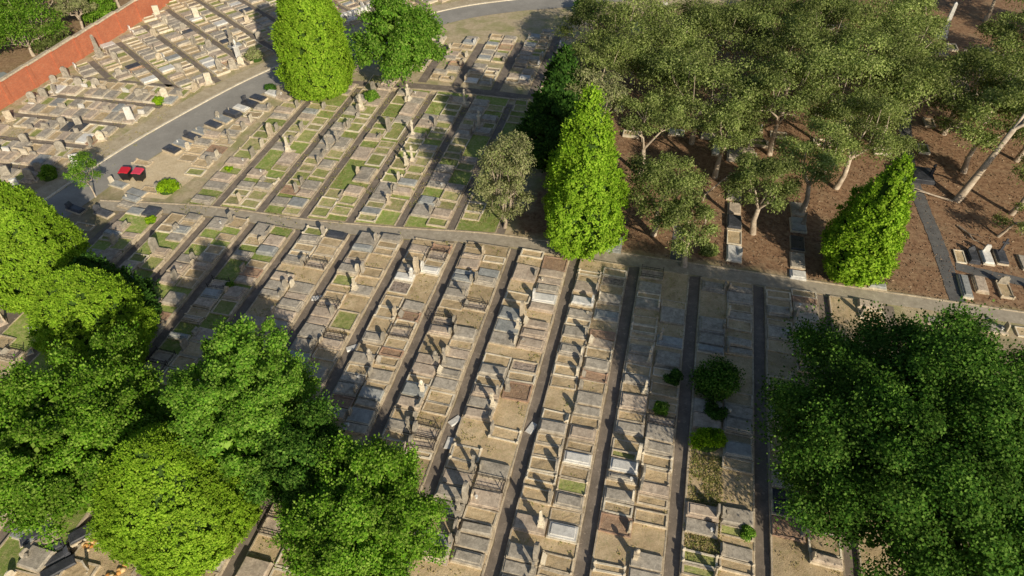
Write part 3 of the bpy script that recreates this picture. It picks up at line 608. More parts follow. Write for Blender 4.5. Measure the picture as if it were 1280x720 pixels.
def stele(mb, x, w, t, h, kind, mi=0):
    """upright headstone standing across x on a stepped base"""
    b = .16
    mb.box(x-t*.9, x+t*.9, -w*.62, w*.62, 0, b, mi, t=.01, j=.005)
    z0, z1 = b+.001, h
    if kind == 0: prof = [(-w/2,z0),(w/2,z0),(w/2,z1),(-w/2,z1)]
    elif kind == 1:
        zs = z1-w*.45; prof = [(-w/2,z0),(w/2,z0)]+[(w/2*math.cos(a), zs+w*.45*math.sin(a)) for a in np.linspace(0,math.pi,9)]
    elif kind == 2: prof = [(-w/2,z0),(w/2,z0),(w/2,z1-w*.45),(w*.22,z1-w*.12),(0,z1),(-w*.22,z1-w*.12),(-w/2,z1-w*.45)]
    elif kind == 3: prof = [(-w/2,z0),(w/2,z0),(w/2,z1-.22),(w*.34,z1-.20),(w*.3,z1-.06),(0,z1),(-w*.3,z1-.06),(-w*.34,z1-.20),(-w/2,z1-.22)]
    else: prof = [(-w/2,z0),(w/2,z0),(w*.42,z1-.1),(w*.3,z1),(-w*.3,z1),(-w*.42,z1-.1)]
    mb.prism([(float(a),float(c)) for a,c in prof], x-t/2, x+t/2, mi)
def obelisk(mb, x, h, b=.6, mi=0, y=0):
    mb.box(x-b/2, x+b/2, y-b/2, y+b/2, 0, .25, mi, j=.006); c = b*.78
    mb.box(x-c/2, x+c/2, y-c/2, y+c/2, .252, .25+h*.16, mi); d = b*.60; z = .25+h*.16
    mb.box(x-d/2, x+d/2, y-d/2, y+d/2, z+.002, z+h*.16, mi, t=.01); mb.box(x-d*.6, x+d*.6, y-d*.6, y+d*.6, z+h*.16+.002, z+h*.16+.07, mi)
    e = d*.72; zz = z+h*.16+.074
    mb.box(x-e/2, x+e/2, y-e/2, y+e/2, zz, h, mi, t=e*.16); e2 = e*.68; mb.box(x-e2/2, x+e2/2, y-e2/2, y+e2/2, h+.002, h+e2*.55, mi, t=e2*.46)
def cross(mb, x, h, mi=0, y=0, w=.5):
    b = w
    for k in range(3):
        mb.box(x-b/2, x+b/2, y-b/2, y+b/2, k*.16+(.002 if k else 0), (k+1)*.16, mi, j=.006); b *= .76
    t = .085; z0 = .482; mb.box(x-t, x+t, y-t*1.1, y+t*1.1, z0, h, mi, t=.008)
    za = z0+(h-z0)*.62; mb.box(x-t*.95, x+t*.95, y-w*.52, y-t*1.1-.001, za, za+.16, mi); mb.box(x-t*.95, x+t*.95, y+t*1.1+.001, y+w*.52, za, za+.16, mi)
def urn(mb, x, h, mi=0, y=0, b=.5):
    mb.box(x-b/2, x+b/2, y-b/2, y+b/2, 0, .2, mi); c = b*.7; mb.box(x-c/2, x+c/2, y-c/2, y+c/2, .202, h*.62, mi, t=.02)
    d = b*.85; mb.box(x-d/2, x+d/2, y-d/2, y+d/2, h*.62+.002, h*.68, mi)
    mb.lathe(x, y, [(.06,h*.68+.002),(.05,h*.73),(.15,h*.82),(.17,h*.88),(.10,h*.93),(.13,h*.95),(.05,h)], 10, mi)
def headstone(t, L, W, hs, mat, z, seed):
    random.seed(seed); mb = MB(); x = L/2 - .14
    if hs == 1:
        w = min(.62, W*.6); h = random.uniform(.32,.46)
        mb.box(x-.2, x+.13, -w*.6, w*.6, z, z+.1, 0, j=.005)
        mb.add([(x-.16,-w/2,z+.102),(x+.1,-w/2,z+.102),(x+.1,w/2,z+.102),(x-.16,w/2,z+.102),(x-.08,-w/2,z+h*.65),(x+.1,-w/2,z+h),(x+.1,w/2,z+h),(x-.08,w/2,z+h*.65)],
               [(3,2,1,0),(4,5,6,7),(0,1,5,4),(1,2,6,5),(2,3,7,6),(3,0,4,7)])
    elif hs == 2:
        stele(mb, x, random.uniform(.5,.75)*min(1,W/1.0), random.uniform(.09,.15), random.uniform(.7,1.15), random.choice((0,1,1,2,3,4)))
    else:
        k = random.choice((0,1,1,2,3)); h = random.uniform(1.35,2.0)
        if k == 0: obelisk(mb, x-.18, h, .5)
        elif k == 1: cross(mb, x-.12, h*.92)
        elif k == 2: urn(mb, x-.14, h*.85, 0, 0, .42)
        else: stele(mb, x, .8, .24, 1.75, random.choice((1,2)))
    o = mb.build('headstone', mat, t)
    o.rotation_euler = (random.uniform(-.025,.025), random.uniform(-.05,.03), random.uniform(-.03,.03)); return o
MAINS = dict(s='s', b='b', p='p', w='w', d='d')
def make_grave(x, y, z, rz, L, W, code, label, group, seed, cat='grave'):
    random.seed(seed)
    ty, hs = code[0], int(code[1]) if len(code) > 1 else 0
    name = 'railed_grave' if ty == 'i' else 'slab_grave' if ty in MAINS else 'kerbed_grave'
    t = empty(name, (x, y, z), rz + random.uniform(-.03,.03), label, cat, group, random.uniform(-.018,.018), random.uniform(-.018,.018))
    L *= random.uniform(.95,1.03); W = W*random.uniform(.95,1.0)-.03
    if random.random() < .12: t.rotation_euler.z += random.uniform(-.06,.06); t.rotation_euler.x += random.uniform(-.04,.04); t.rotation_euler.y += random.uniform(-.035,.035)
    if ty in 'kgnr':
        h = random.uniform(.08,.2); tt = random.uniform(.08,.13); mb = MB()
        ring(mb, L, W, h, tt, posts=1 if random.random() < .18 else 0)
        mb.build('kerb', M['r'] if ty == 'r' else random.choice((M['kerb'],M['kerb'],M['kerb2'])), t)
        infill(L, W, h*random.uniform(.4,.75), .03, tt).build('infill', M[{'k':'kg' if 'above' in group else 'k','g':'g','n':'n','r':'rr'}[ty]], t)
        base = .02
    elif ty == 'i':
        mb = MB(); ring(mb, L, W, .15, .12); mb.build('kerb', M['kerb'], t)
        mb = MB(); mb.box(-L/2+.124, L/2-.124, -W/2+.124, W/2-.124, .0, .11, 0, j=.01); mb.build('slab', M['p'], t)
        mb = MB(); H = random.uniform(.42,.6); a, b = L/2-.06, W/2-.06
        for sx in (-1,1):
            for sy in (-1,1):
                mb.box(sx*a-.022, sx*a+.022, sy*b-.022, sy*b+.022, .152, H+.12); mb.lathe(sx*a, sy*b, [(.02,H+.122),(.045,H+.16),(.01,H+.21)], 6)
        for zz in (.28, H-.06):
            for sy in (-1,1): mb.box(-a+.024, a-.024, sy*b-.012, sy*b+.012, zz, zz+.03)
            for sx in (-1,1): mb.box(sx*a-.012, sx*a+.012, -b+.024, b-.024, zz, zz+.03)
        n = int(L/.36)
        for k in range(1, n):
            q = -a+2*a*k/n
            for sy in (-1,1): mb.box(q-.009, q+.009, sy*b+.013, sy*b+.03, .16, H+.03)
        n = max(2, int(W/.38))
        for k in range(1, n):
            q = -b+2*b*k/n
            for sx in (-1,1): mb.box(sx*a+.013, sx*a+.03, q-.009, q+.009, .16, H+.03)
        mb.build('railing', M['iron'], t); base = .12; hs = hs if hs else 0
    else:
        mat = M[MAINS[ty]]; h0 = random.uniform(.1,.22); ins = random.uniform(.04,.1); mb = MB()
        mb.box(-L/2, L/2, -W/2, W/2, -.1, h0, 0, j=.012); 
        style = random.choice((0,0,1,2)) if ty in 'spb' else random.choice((1,2))
        pm = M['kerb2'] if ty in 'bw' and random.random() < .7 else M['kerb'] if random.random() < .6 else mat
        mb.build('plinth', pm, t); mb = MB(); a, b = L/2-ins, W/2-ins
        if style == 0: mb.box(-a, a, -b, b, h0+.002, h0+.07, 0, t=.012, j=.008); base = h0+.072
        elif style == 1:
            hh = random.uniform(.1,.2); mb.box(-a, a, -b, b, h0+.002, h0+hh, 0); mb.box(-a, a, -b, b, h0+hh, h0+hh+.06, 0, t=.07); base = h0+hh+.06
        else:
            hh = random.uniform(.08,.14); mb.box(-a, a, -b, b, h0+.002, h0+hh, 0, t=.01, j=.006); q = .12
            mb.box(-a+q, a-q, -b+q, b-q, h0+hh+.002, h0+hh+.09, 0, t=.03); base = h0+hh
        mb.build('slab', mat, t)
        if random.random() < .16:
            mb = MB(); vx, vy = a-.35, random.uniform(-.15,.15); vb = base+.03 if style else base
            mb.lathe(vx, vy, [(.09,vb),(.06,vb+.04),(.1,vb+.16),(.12,vb+.2)], 8); mb.build('vase', random.choice((M['w'],M['s'],M['kerb2'])), t)
    if hs: headstone(t, L, W, hs, random.choice((M['hs'],M['hs'],M['hs'],M['hs'],M['s'],M['s'],M['kerb'],M['kerb2'])) if ty not in 'wd' else M['w' if ty == 'w' else 'd'], base if hs == 1 else 0.0, seed+1)
    return t

ORD = 'zeroth first second third fourth fifth sixth seventh eighth ninth tenth eleventh twelfth thirteenth fourteenth fifteenth sixteenth seventeenth eighteenth nineteenth twentieth'.split()
def ordi(n):
    if n <= 20: return ORD[n]
    return ('twenty-' if n < 30 else 'thirty-')+ORD[n % 10] if n % 10 else 'thirtieth'
LOOK = dict(k='earth-filled kerbed grave', g='grassy kerbed grave', n='gravel-filled kerbed grave', r='brick-red kerbed grave', s='grey slab grave',
            b='blue-grey slab grave', p='pinkish slab grave', w='white slab grave', d='dark slab grave', i='iron-railed grave')
HSW = ['', ' with tablet', ' with headstone', ' with monument']
def row_low(i):
    if i <= 4: return f'{ORD[i+1]} row from road'
    if i == 11: return 'row of the dark bush'
    return f'{ORD[11-i]} row left of dark bush' if i < 11 else f'{ORD[i-11]} row right of dark bush'
sd = 100
for key, L in LOW.items():
    i, hf = map(int, key.split(',')); xa, xb = XL[i]+.58, XL[i+1]-.58; half = (xb-xa)/2
    cx = xa+half*.5 if hf == 0 else xb-half*.5
    cnt = 0
    for y0, y1, code in sorted(L, key=lambda q: -q[1]):
        cnt += 1; sd += 7
        lab = f"{LOOK[code[0]]}{HSW[int(code[1])]}, {'left' if hf == 0 else 'right'} side, {ordi(cnt)} from cross-path, {row_low(i)}"
        make_grave(cx+(0.03 if hf else -.03), (y0+y1)/2, BED-.01, 0 if hf == 0 else math.pi, half-.06, y1-y0, code, lab, 'graves in the rows below the cross path', sd)
for key, L in UPP.items():
    i, hf = map(int, key.split(',')); xa, xb = XU[i]+.5, XU[i+1]-.5; half = (xb-xa)/2
    cx = xa+half*.5 if hf == 0 else xb-half*.5
    cnt = 0
    for y0, y1, code in sorted(L, key=lambda q: q[0]):
        cnt += 1; sd += 7
        if i == 0:
            if hf == 1: continue
            cx = (xa+xb)/2; half = xb-xa
        lab = f"{LOOK[code[0]]}{HSW[int(code[1])]}, {'left' if hf == 0 else 'right'} side, {ordi(cnt)} above cross-path, {ORD[i+1]} upper row from road"
        make_grave(cx, (y0+y1)/2, UBED-.01, 0 if hf == 0 else math.pi, (half-.04), y1-y0, code, lab, 'graves in the rows above the cross path', sd)
# ---- graves and monuments set apart from the numbered rows
def grave_at(x, y, z, rzdeg, L, W, code, label, group=None):
    global sd; sd += 7
    return make_grave(x, y, z, R(rzdeg), L, W, code, label, group, sd)
G1 = 'polished slabs along the road edge'
RS = [(-51.2,53.5,'d0'),(-50.85,54.9,'b0'),(-50.5,56.3,'d2'),(-50.15,57.6,'b0'),(-49.6,59.2,'d0'),(-49.15,60.5,'b2'),(-48.75,61.9,'d0'),(-48.35,63.2,'w0'),(-47.95,64.5,'d2'),(-47.55,65.8,'d0'),(-46.3,67.2,'w0'),(-44.6,66.6,'p2')]
for i, (x, y, c) in enumerate(RS):
    nm = {'d':'glossy blue-black slab grave','b':'blue-grey slab grave','w':'cream slab grave','p':'pink slab grave'}[c[0]]
    grave_at(x+.35, y-.1, .03, 166, 2.0, 1.15, c, f'{nm} at the road edge, {ORD[i+1]} along from the red-lidded bins', G1)
for i, (x, y, c, lab) in enumerate([(-52.6,46.6,'b2','pale blue slab grave with headstone just below the red-lidded bins'),
        (-49.9,45.75,'b0','blue-grey slab grave at the path end below the bins, uppermost of three'),
        (-49.75,44.75,'b0','blue-grey slab grave at the path end below the bins, middle of three'),
        (-49.55,43.75,'s0','grey slab grave at the path end below the bins, lowest of three'),
        (-54.0,42.0,'d1','dark glossy slab grave beside the road in the shade of the golden conifer'),
        (-51.0,42.1,'d2','black kerbed grave with headstone in the shaded corner by the road'),
        (-51.6,39.9,'k0','earth-filled kerbed grave in the shaded corner by the road'),
        (-51.3,38.4,'s2','grey slab grave with headstone in the shaded corner by the road'),
        (-48.9,46.6,'k2','sandy kerbed grave with headstone beside the lime bush'),
        (-52.6,50.6,'k0','dusty kerbed grave on the verge above the red-lidded bins')]):
    grave_at(x, y, .0, 170 if i < 6 else 0, 2.0, 1.0, c, lab, 'graves at the road end of the cross path')
# upper right, scattered over the bare brown ground
for x, y, L, W, c, rz, lab in [
    (-2.2,49.2,1.3,2.2,'b0',0,'single grey slab grave at the foot of the tall golden conifer'),
    (8.5,50.5,1.35,2.3,'w1',0,'pale slab grave at the near end of the long kerbed strip'),
    (8.48,52.8,1.35,2.1,'k0',0,'bare earth kerbed grave second in the long kerbed strip'),
    (8.45,55.0,1.35,2.1,'d0',0,'dark slab grave third in the long kerbed strip'),
    (8.42,57.2,1.35,2.1,'p0',0,'pinkish slab grave fourth in the long kerbed strip'),
    (8.38,59.6,1.4,2.0,'s2',0,'grey slab grave with headstone at the far end of the long kerbed strip'),
    (8.3,66.6,1.6,2.0,'s2',0,'grey block grave alone on the brown clearing under gum trees'),
    (14.0,48.95,1.35,1.2,'w0',0,'white slab grave where the second kerbed strip meets the cross path'),
    (14.05,50.9,1.35,2.2,'s0',0,'dark grey slab grave second in the second kerbed strip'),
    (14.15,53.3,1.35,2.2,'d0',0,'dark slab grave third in the second kerbed strip'),
    (14.35,56.1,1.5,2.2,'b3',0,'blue-grey monument grave fourth in the second kerbed strip'),
    (14.45,58.6,1.35,2.2,'s0',0,'grey slab grave at the far end of the second kerbed strip'),
    (19.8,49.0,.8,1.6,'k2',90,'small kerbed grave with headstone at the foot of the shorter golden conifer'),
    (20.6,49.1,.8,1.6,'b0',90,'narrow pale kerbed slab beside the shorter golden conifer'),
    (27.2,67.6,2.2,3.0,'d3',0,'big dark monument grave at the far end of the grey path'),
    (28.4,55.0,1.7,.9,'k0',90,'narrow kerbed grave nearest the grey path fork'),
    (29.5,55.2,1.9,1.0,'d2',90,'dark grave with headstone above the grey side path'),
    (30.7,55.3,1.9,1.0,'w2',90,'white slab grave with headstone above the grey side path'),
    (31.9,55.6,1.9,1.0,'d3',90,'dark grave with tall stone above the grey side path'),
    (27.95,50.8,2.9,.9,'b0',90,'long narrow pale kerb beside the lower grey path'),
    (29.3,51.4,2.1,1.1,'p0',90,'pink slab grave with pale kerb below the grey side path'),
    (31.2,51.2,2.1,1.1,'k2',90,'earth-filled grave with headstone below the grey side path'),
    (33.6,50.9,2.1,1.0,'s2',90,'grey slab grave with headstone at the picture edge below the side path'),
    (33.9,55.4,2.0,1.0,'s0',90,'plain grey slab grave at the far right above the side path')]:
    grave_at(x, y, .0, rz, L, W, c, lab, 'graves scattered on the brown ground')
# lower left corner, rows set at a slant
a0 = math.atan2(.77,.64)
for i, (c, W, lab) in enumerate([('d0',.95,'dark blue-black slab grave topmost of the slanting corner row'),('p0',.8,'narrow pinkish slab grave second of the slanting corner row'),
        ('d0',.85,'plain dark slab grave third of the slanting corner row'),('d1',.9,'dark slab grave with pale tablet fourth of the slanting corner row'),('d0',.9,'dark slab grave lowest of the slanting corner row')]):
    x, y = -33.95+.78*i*.92, 12.65-.44*i*.92
    grave_at(x, y, .1, math.degrees(a0), 2.0, W, c, lab, 'slanting row in the corner')
for i, (c, lab) in enumerate([('d0','dark slab grave between the leafy tree and the golden conifer'),('n0','kerbed grave heaped with round orange and cream stones'),('k2','bare brown kerbed grave behind the heap of stones'),('r0','red-kerbed grave with yellow stones at the picture edge')]):
    x, y = [(-31.1,13.5),(-30.05,13.0),(-28.95,12.2),(-27.6,11.6)][i]
    t = grave_at(x, y, .1, math.degrees(a0)+180, 2.0, 1.0, c, lab, 'second slanting row in the corner')
    if i in (1,3):
        m, nt, out = nt_new('orange_stones'); g = NG(nt); g.bsdf(out, g.ramp(g.island(), [(.2,(.5,.22,.05)),(.5,(.62,.36,.12)),(.8,(.66,.52,.3))]), .6)
        mb = MB()
        for k in range(15):
            r = random.uniform(.1,.19); mb.lathe(random.uniform(-.7,.7), random.uniform(-.28,.28), [(r*.5,.05),(r,.05+r*.7),(r*.9,.05+r*1.2),(r*.4,.05+r*1.6)], 7)
        mb.build('stones', m, t, True)
for i, (x, y, c, lab) in enumerate([(-35.3,11.1,'k0','pale kerbed grave left of the dirt path in the bottom corner'),(-34.6,10.4,'s0','grey slab grave left of the dirt path in the bottom corner'),
        (-49.2,25.6,'k0','pale kerbed grave by the dirt path at the left edge, nearest the camera'),(-50.3,27.2,'p2','pinkish grave with headstone by the dirt path at the left edge'),(-46.3,27.9,'w0','white slab grave between the dirt path and the golden conifer'),(-46.0,25.0,'b0','blue-white slab grave beside the dirt path under the leafy tree')]):
    grave_at(x, y, .0, math.degrees(a0), 2.0, 1.0, c, lab, 'graves beside the dirt path')
for x, y, L, W, c, lab in [(25.0,45.9,2.0,1.0,'s1','grey slab grave just below the cross path behind the big leafy tree'),(29.2,46.1,2.0,1.1,'s2','grey grave with headstone below the cross path at the right edge'),(31.9,46.3,2.0,1.1,'k1','kerbed grave below the cross path furthest to the right')]:
    grave_at(x, y, .0, 0, L, W, c, lab, 'graves below the cross path at the right')

# the plots between the road edge and the first upper path
for i, (x, y, c, lab) in enumerate([(-46.2,50.4,'g0','grassy kerbed grave just above the lime bush'),(-46.3,52.0,'k2','kerbed grave with headstone second above the lime bush'),(-46.2,53.4,'s2','grey slab grave with headstone third above the lime bush'),
        (-46.3,54.8,'r0','brown kerbed grave fourth above the lime bush'),(-46.2,56.3,'k3','kerbed grave with monument fifth above the lime bush'),(-46.4,57.8,'s0','plain grey slab grave sixth above the lime bush'),(-46.3,59.2,'k2','kerbed grave with headstone seventh above the lime bush'),
        (-46.2,60.7,'p2','pinkish slab grave with headstone eighth above the lime bush'),(-46.0,62.3,'k0','earth-filled grave ninth above the lime bush'),(-45.6,63.8,'s2','grey slab grave with headstone tenth above the lime bush'),
        (-48.4,52.6,'k0','brown kerbed grave by the sand, nearest the bins'),(-48.4,54.0,'k2','kerbed grave with headstone second by the sand from the bins'),(-48.3,55.5,'s2','grey slab grave with headstone third from the bins by the sand'),(-48.2,57.2,'p2','pinkish slab grave with headstone behind the roadside slabs')]):
    grave_at(x, y, .0, 180 if x < -47 else 0, 1.95, 1.25, c, lab, 'plots between the road and the first upper path')

# ---- upper left section: low graves as one mass, its upright stones as things
d1, n1 = np.array((.842,-.54)), np.array((.54,.842))
mats = [M[k] for k in ('kerb','kerb2','s','p','k','g','b','r','d','n','w')]
MI = dict(kerb=0, kerb2=1, s=2, p=3, k=4, g=5, b=6, r=7, d=8, n=9, w=10)
mb = MB(); random.seed(4)
def mass_grave(cx, cy, ang, L, W):
    q, w = math.cos(ang), math.sin(ang)
    def bx(x0,x1,y0,y1,z0,z1,mi,t=0.0):
        k = len(mb.v); mb.box(x0,x1,y0,y1,z0,z1,mi,t=t,j=.012)
        for e in range(k, len(mb.v)):
            a, b, z = mb.v[e]; mb.v[e] = (cx+a*q-b*w, cy+a*w+b*q, z)
    ty = random.choices(('k','g','s','p','b','r','d','n','w'), (30,16,22,18,4,4,2,5,5))[0]; h = random.uniform(.14,.32); t = .11
    km = MI['kerb'] if random.random() < .6 else MI['kerb2']
    if ty in 'kgrn':
        km = MI['r'] if ty == 'r' and random.random() < .5 else km
        bx(-L/2,L/2,-W/2,-W/2+t,0,h,km); bx(-L/2,L/2,W/2-t,W/2,0,h,km); bx(-L/2,-L/2+t,-W/2+t,W/2-t,0,h,km); bx(L/2-t,L/2,-W/2+t,W/2-t,0,h,km)
        bx(-L/2+t,L/2-t,-W/2+t,W/2-t,0,h*.5,MI['k' if ty == 'r' else ty])
    else:
        bx(-L/2,L/2,-W/2,W/2,0,h*.7,km); bx(-L/2+.07,L/2-.07,-W/2+.07,W/2-.07,h*.7+.003,h+.1,MI[ty],.05)
    if random.random() < .35:
        hh = random.uniform(.45,.95); ww = W*random.uniform(.22,.36); bx(L/2-.28,L/2-.1,-ww,ww,h,hh,random.choice((MI['kerb'],MI['kerb2'],MI['s'],MI['w'])),.015)
for r in range(-3, 10):
    n0 = 23.6+4.72*r
    for hf in (0,1):
        nn = n0+.45+ (1.0 if hf == 0 else 2.9)+.0
        s = -110.0
        while s < -30:
            W = random.uniform(.95,1.5); s += W/2
            x, y = d1*s+n1*nn; 
            if x > -73.8 and y > 66.4 and near_poly(x, y, RD) > 5.3 and y < 112 and random.random() < .9: mass_grave(x, y, math.atan2(n1[1],n1[0])+(math.pi if hf else 0), 1.85, W-.06)
            s += W/2
    pts = [tuple(d1*q+n1*n0) for q in np.arange(-120,-30,1.5)]
    pts = [p for p in pts if p[0] > -74.2 and p[1] > 66 and near_poly(p[0],p[1],RD) > 4.6]
    if len(pts) > 2: ribbon('row_path', pts, .42, -.42, .012, M['path'])
for r, Y0 in enumerate((65.7,61.0,56.3,51.6,46.9,42.2,37.5,32.8)):
    for hf in (0,1):
        x = -74.0-(5 if Y0 < 56 else 0)
        while x < -50:
            W = random.uniform(.95,1.5); x += W/2; yy = Y0-.45-(1.0 if hf == 0 else 2.9)+(x+64)*.06
            if near_poly(x, yy, RD) > 5.3 and yy < 65 and random.random() < .9: mass_grave(x, yy, math.pi/2+.06+(math.pi if hf == 0 else 0), 1.85, W-.06)
            x += W/2
    pts = [(x, Y0+(x+64)*.06) for x in np.arange(-74-(6 if Y0 < 56 else 0),-48,1.5)]
    pts = [p for p in pts if near_poly(p[0],p[1],RD) > 4.6]
    if len(pts) > 2: ribbon('row_path', pts, .42, -.42, .012, M['path'])
# beyond the second cross path and beyond the road, shaded
for x0 in (-29.6,-25.2,-20.2,-15.6):
    for sx in (-1,1):
        y = 74.6
        while y < 86+(x0+29)*.35:
            W = random.uniform(1.0,1.5); y += W
            if random.random() < .75: mass_grave(x0+sx*1.55, y, 0 if sx < 0 else math.pi, 1.75, W-.08)
for r in range(9):
    for hf in (0,1):
        x = -62.0
        while x < 70:
            W = random.uniform(1.0,1.6); x += W; yy = 95+4.8*r+hf*2.0+(x+30)*.42
            nd = near_poly(x, yy, RD)
            if nd > 5.5 and yy < 150 and x*.54+yy*.84 > 62+0*x and random.random() < .8: mass_grave(x, yy, math.pi/2+.4, 1.8, W-.1)
for r in range(4):
    for hf in (0,1):
        for k in range(16):
            x = 32+k*1.5+r*.4; yy = 84+4.6*r+hf*2
            if random.random() < .8: mass_grave(x, yy, math.pi/2, 1.8, 1.2)
for k in range(70):
    x, y = random.uniform(-14,30), random.uniform(66,104)
    if near_poly(x, y, RD) < -4.2: mass_grave(x, y, random.choice((0,math.pi/2)), 1.8, 1.1)
o = mb.build('distant_graves', mats); tag(o, 'closely packed small pale graves beyond the road towards the brick wall', 'graves', kind='stuff')

HS = [(-73.05,58.87,1.3),(-72.2,59.85,1.4),(-71.78,61.14,1.2),(-73.19,64.92,1.5),(-70.14,63.36,1.2),(-73.9,63.48,1.0),(-58.87,57.68,1.9),(-57.99,63.11,1.5),(-55.92,66.0,1.0),(-54.96,67.67,1.5),(-59.95,69.22,1.4),(-55.25,70.8,1.8),(-54.12,71.95,1.3),(-53.56,72.98,1.3),(-73.0,83.91,1.5),(-66.83,84.25,1.7),(-58.85,48.5,1.5),(-61.76,45.14,1.5),(-61.57,43.22,1.6),(-61.81,46.59,1.3),(-70.25,70.51,1.2),(-59.76,53.5,1.2),(-63.97,55.38,1.2),(-72.67,54.68,1.2),(-67.27,50.85,1.3),(-65.74,54.95,1.2),(-64.68,71.87,1.0),(-69.6,77.97,1.1),(-62.35,50.44,1.4),(-60.06,52.28,1.2),(-64.58,45.04,1.4),(-59.94,41.86,1.3),(-61.3,62.7,1.2),(-68.13,63.85,1.1),(-67.02,66.85,1.0),(-70.24,81.77,1.3),(-60.26,76.49,1.2),(-62.89,77.08,1.2),(-66.64,80.51,1.1),(-59.01,84.5,1.3),(-54.88,80.27,1.2),(-55.65,88.09,1.2)]
order = sorted(range(len(HS)), key=lambda i: HS[i][0]*.5+HS[i][1]*.85)
for r, i in enumerate(order):
    x, y, h = HS[i]; random.seed(i*3+1); k = random.choice((0,1,1,2,3,4)); nm = ('square-topped','round-topped','pointed','shouldered','flat-shouldered')[k]
    t = empty('headstone', (x, y, 0), R(-58+random.uniform(-9,9)) if h > 1.25 else R(random.uniform(-70,20)))
    w = random.uniform(.6,.9); mb = MB(); stele(mb, 0, w, random.uniform(.16,.26), h, k); mb.build('stone', M['w'] if i in (6,16,18) else random.choice((M['kerb'],M['hs'],M['hs'],M['s'],M['kerb2'])), t)
    mb = MB(); mb.box(-.36,.36,-w*.8,w*.8,-.05,.1,0,j=.01); mb.build('footing', M['kerb'], t)
    where = 'close to the brick wall' if x < -70 else 'beside the road kerb' if near_poly(x,y,RD) < 8.2 else 'mid-section beyond the road'
    tag(t, f"{'tall ' if h > 1.45 else ''}pale {nm} headstone {where}, {ordi(r+1) if r < 39 else 'last'} counting from the wall's near end", 'headstone', 'upright stones beyond the road')
def monument(name, label, x, y, fn, mat, cat='monument', group=None, rz=0.0):
    t = empty(name, (x, y, 0), rz, label, cat, group); mb = MB(); fn(mb); mb.build('shaft', M[mat], t)
    mb = MB(); mb.box(-.6,.6,-.6,.6,-.05,.12,0,j=.01); mb.box(-.48,.48,-.48,.48,.122,.22,0); mb.build('step', M['kerb'], t); return t
monument('obelisk', 'grey stone obelisk standing against the red brick wall', -72.6, 70.6, lambda m: obelisk(m, 0, 3.0, .9), 'hs', 'obelisk')
monument('obelisk', 'tall white obelisk rising beyond the gum trees', 35.5, 103.2, lambda m: obelisk(m, 0, 4.6, 1.3), 'w', 'obelisk')
monument('urn_pillar', 'pale pillar with urn beside the road, the nearer of two', -54.6, 74.3, lambda m: urn(m, 0, 2.8, 0, 0, .7), 'w')
monument('urn_pillar', 'pale pillar with urn behind a similar one near the road', -57.4, 77.6, lambda m: obelisk(m, 0, 2.9, .8), 'hs')
for i, (x, y, k, lab) in enumerate([(-26.55,62.4,1,'white stone cross on a railed plot at the sun and shade edge'),(-34.2,66.2,0,'pale pillar monument among grassy plots above the lone shrub'),(-20.0,66.3,2,'grey pillar monument in the shade of the upper rows'),(-22.9,70.3,1,'grey stone cross in shade by the second cross path'),(-38.4,56.0,0,'slim obelisk between grassy upper plots'),(-24.9,57.6,1,'stone cross on the grassy upper plot above a slab'),(-29.9,70.2,2,'pale pillar where the second cross path begins')]):
    monument('stone_cross' if k == 1 else 'pillar_monument', lab, x, y, (lambda m: obelisk(m,0,2.0,.6)) if k == 0 else (lambda m: cross(m,0,2.0,0,0,.6)) if k == 1 else (lambda m: urn(m,0,1.9)), 'kerb2')
for k in range(9):
    x, y = -46.9+.37*k, 88.0+.58*k
    t = empty('memorial_block', (x, y, 0), R(-33), None)
    mb = MB(); mb.box(-.28,.28,-.26,.26,.2,.95,0,t=.03); mb.build('block', M['w'], t); mb = MB(); mb.box(-.33,.33,-.3,.3,-.05,.2,0); mb.build('base', M['kerb'], t)
    tag(t, f'small white memorial block behind the golden conifer, {ORD[k+1]} from the road end of its row', 'memorial', 'row of white memorial blocks')
mb = MB(); mb.lathe(0,0,[(.16,0),(.18,.3),(.12,.5),(.05,.58)],9)
t = empty('white_marker', (4.6,52.1,0), 0, 'small white rounded marker stone on the brown ground under the gum', 'marker'); mb.build('stone', M['w'], t)
for i, (u, v) in enumerate([(-25.9,36.4),(-20.8,31.9),(-10.85,27.2),(-5.35,27.9),(-10.7,25.3)]):
    mb = MB(); mb.prism([(-.28,0),(.28,0),(.22,.09),(-.2,.11)], -.5, .45); t = empty('fallen_slab', (u, v, .01), R(20+17*i), ('broken white slab lying on the shaded path left of the crosses','small white stone lying on the path by a slab','white slab lying on the path, nearer the camera of two','large white slab lying across the sunny path','small white slab lying on the path below another')[i], 'stone slab')
    mb.build('slab', M['w'], t)

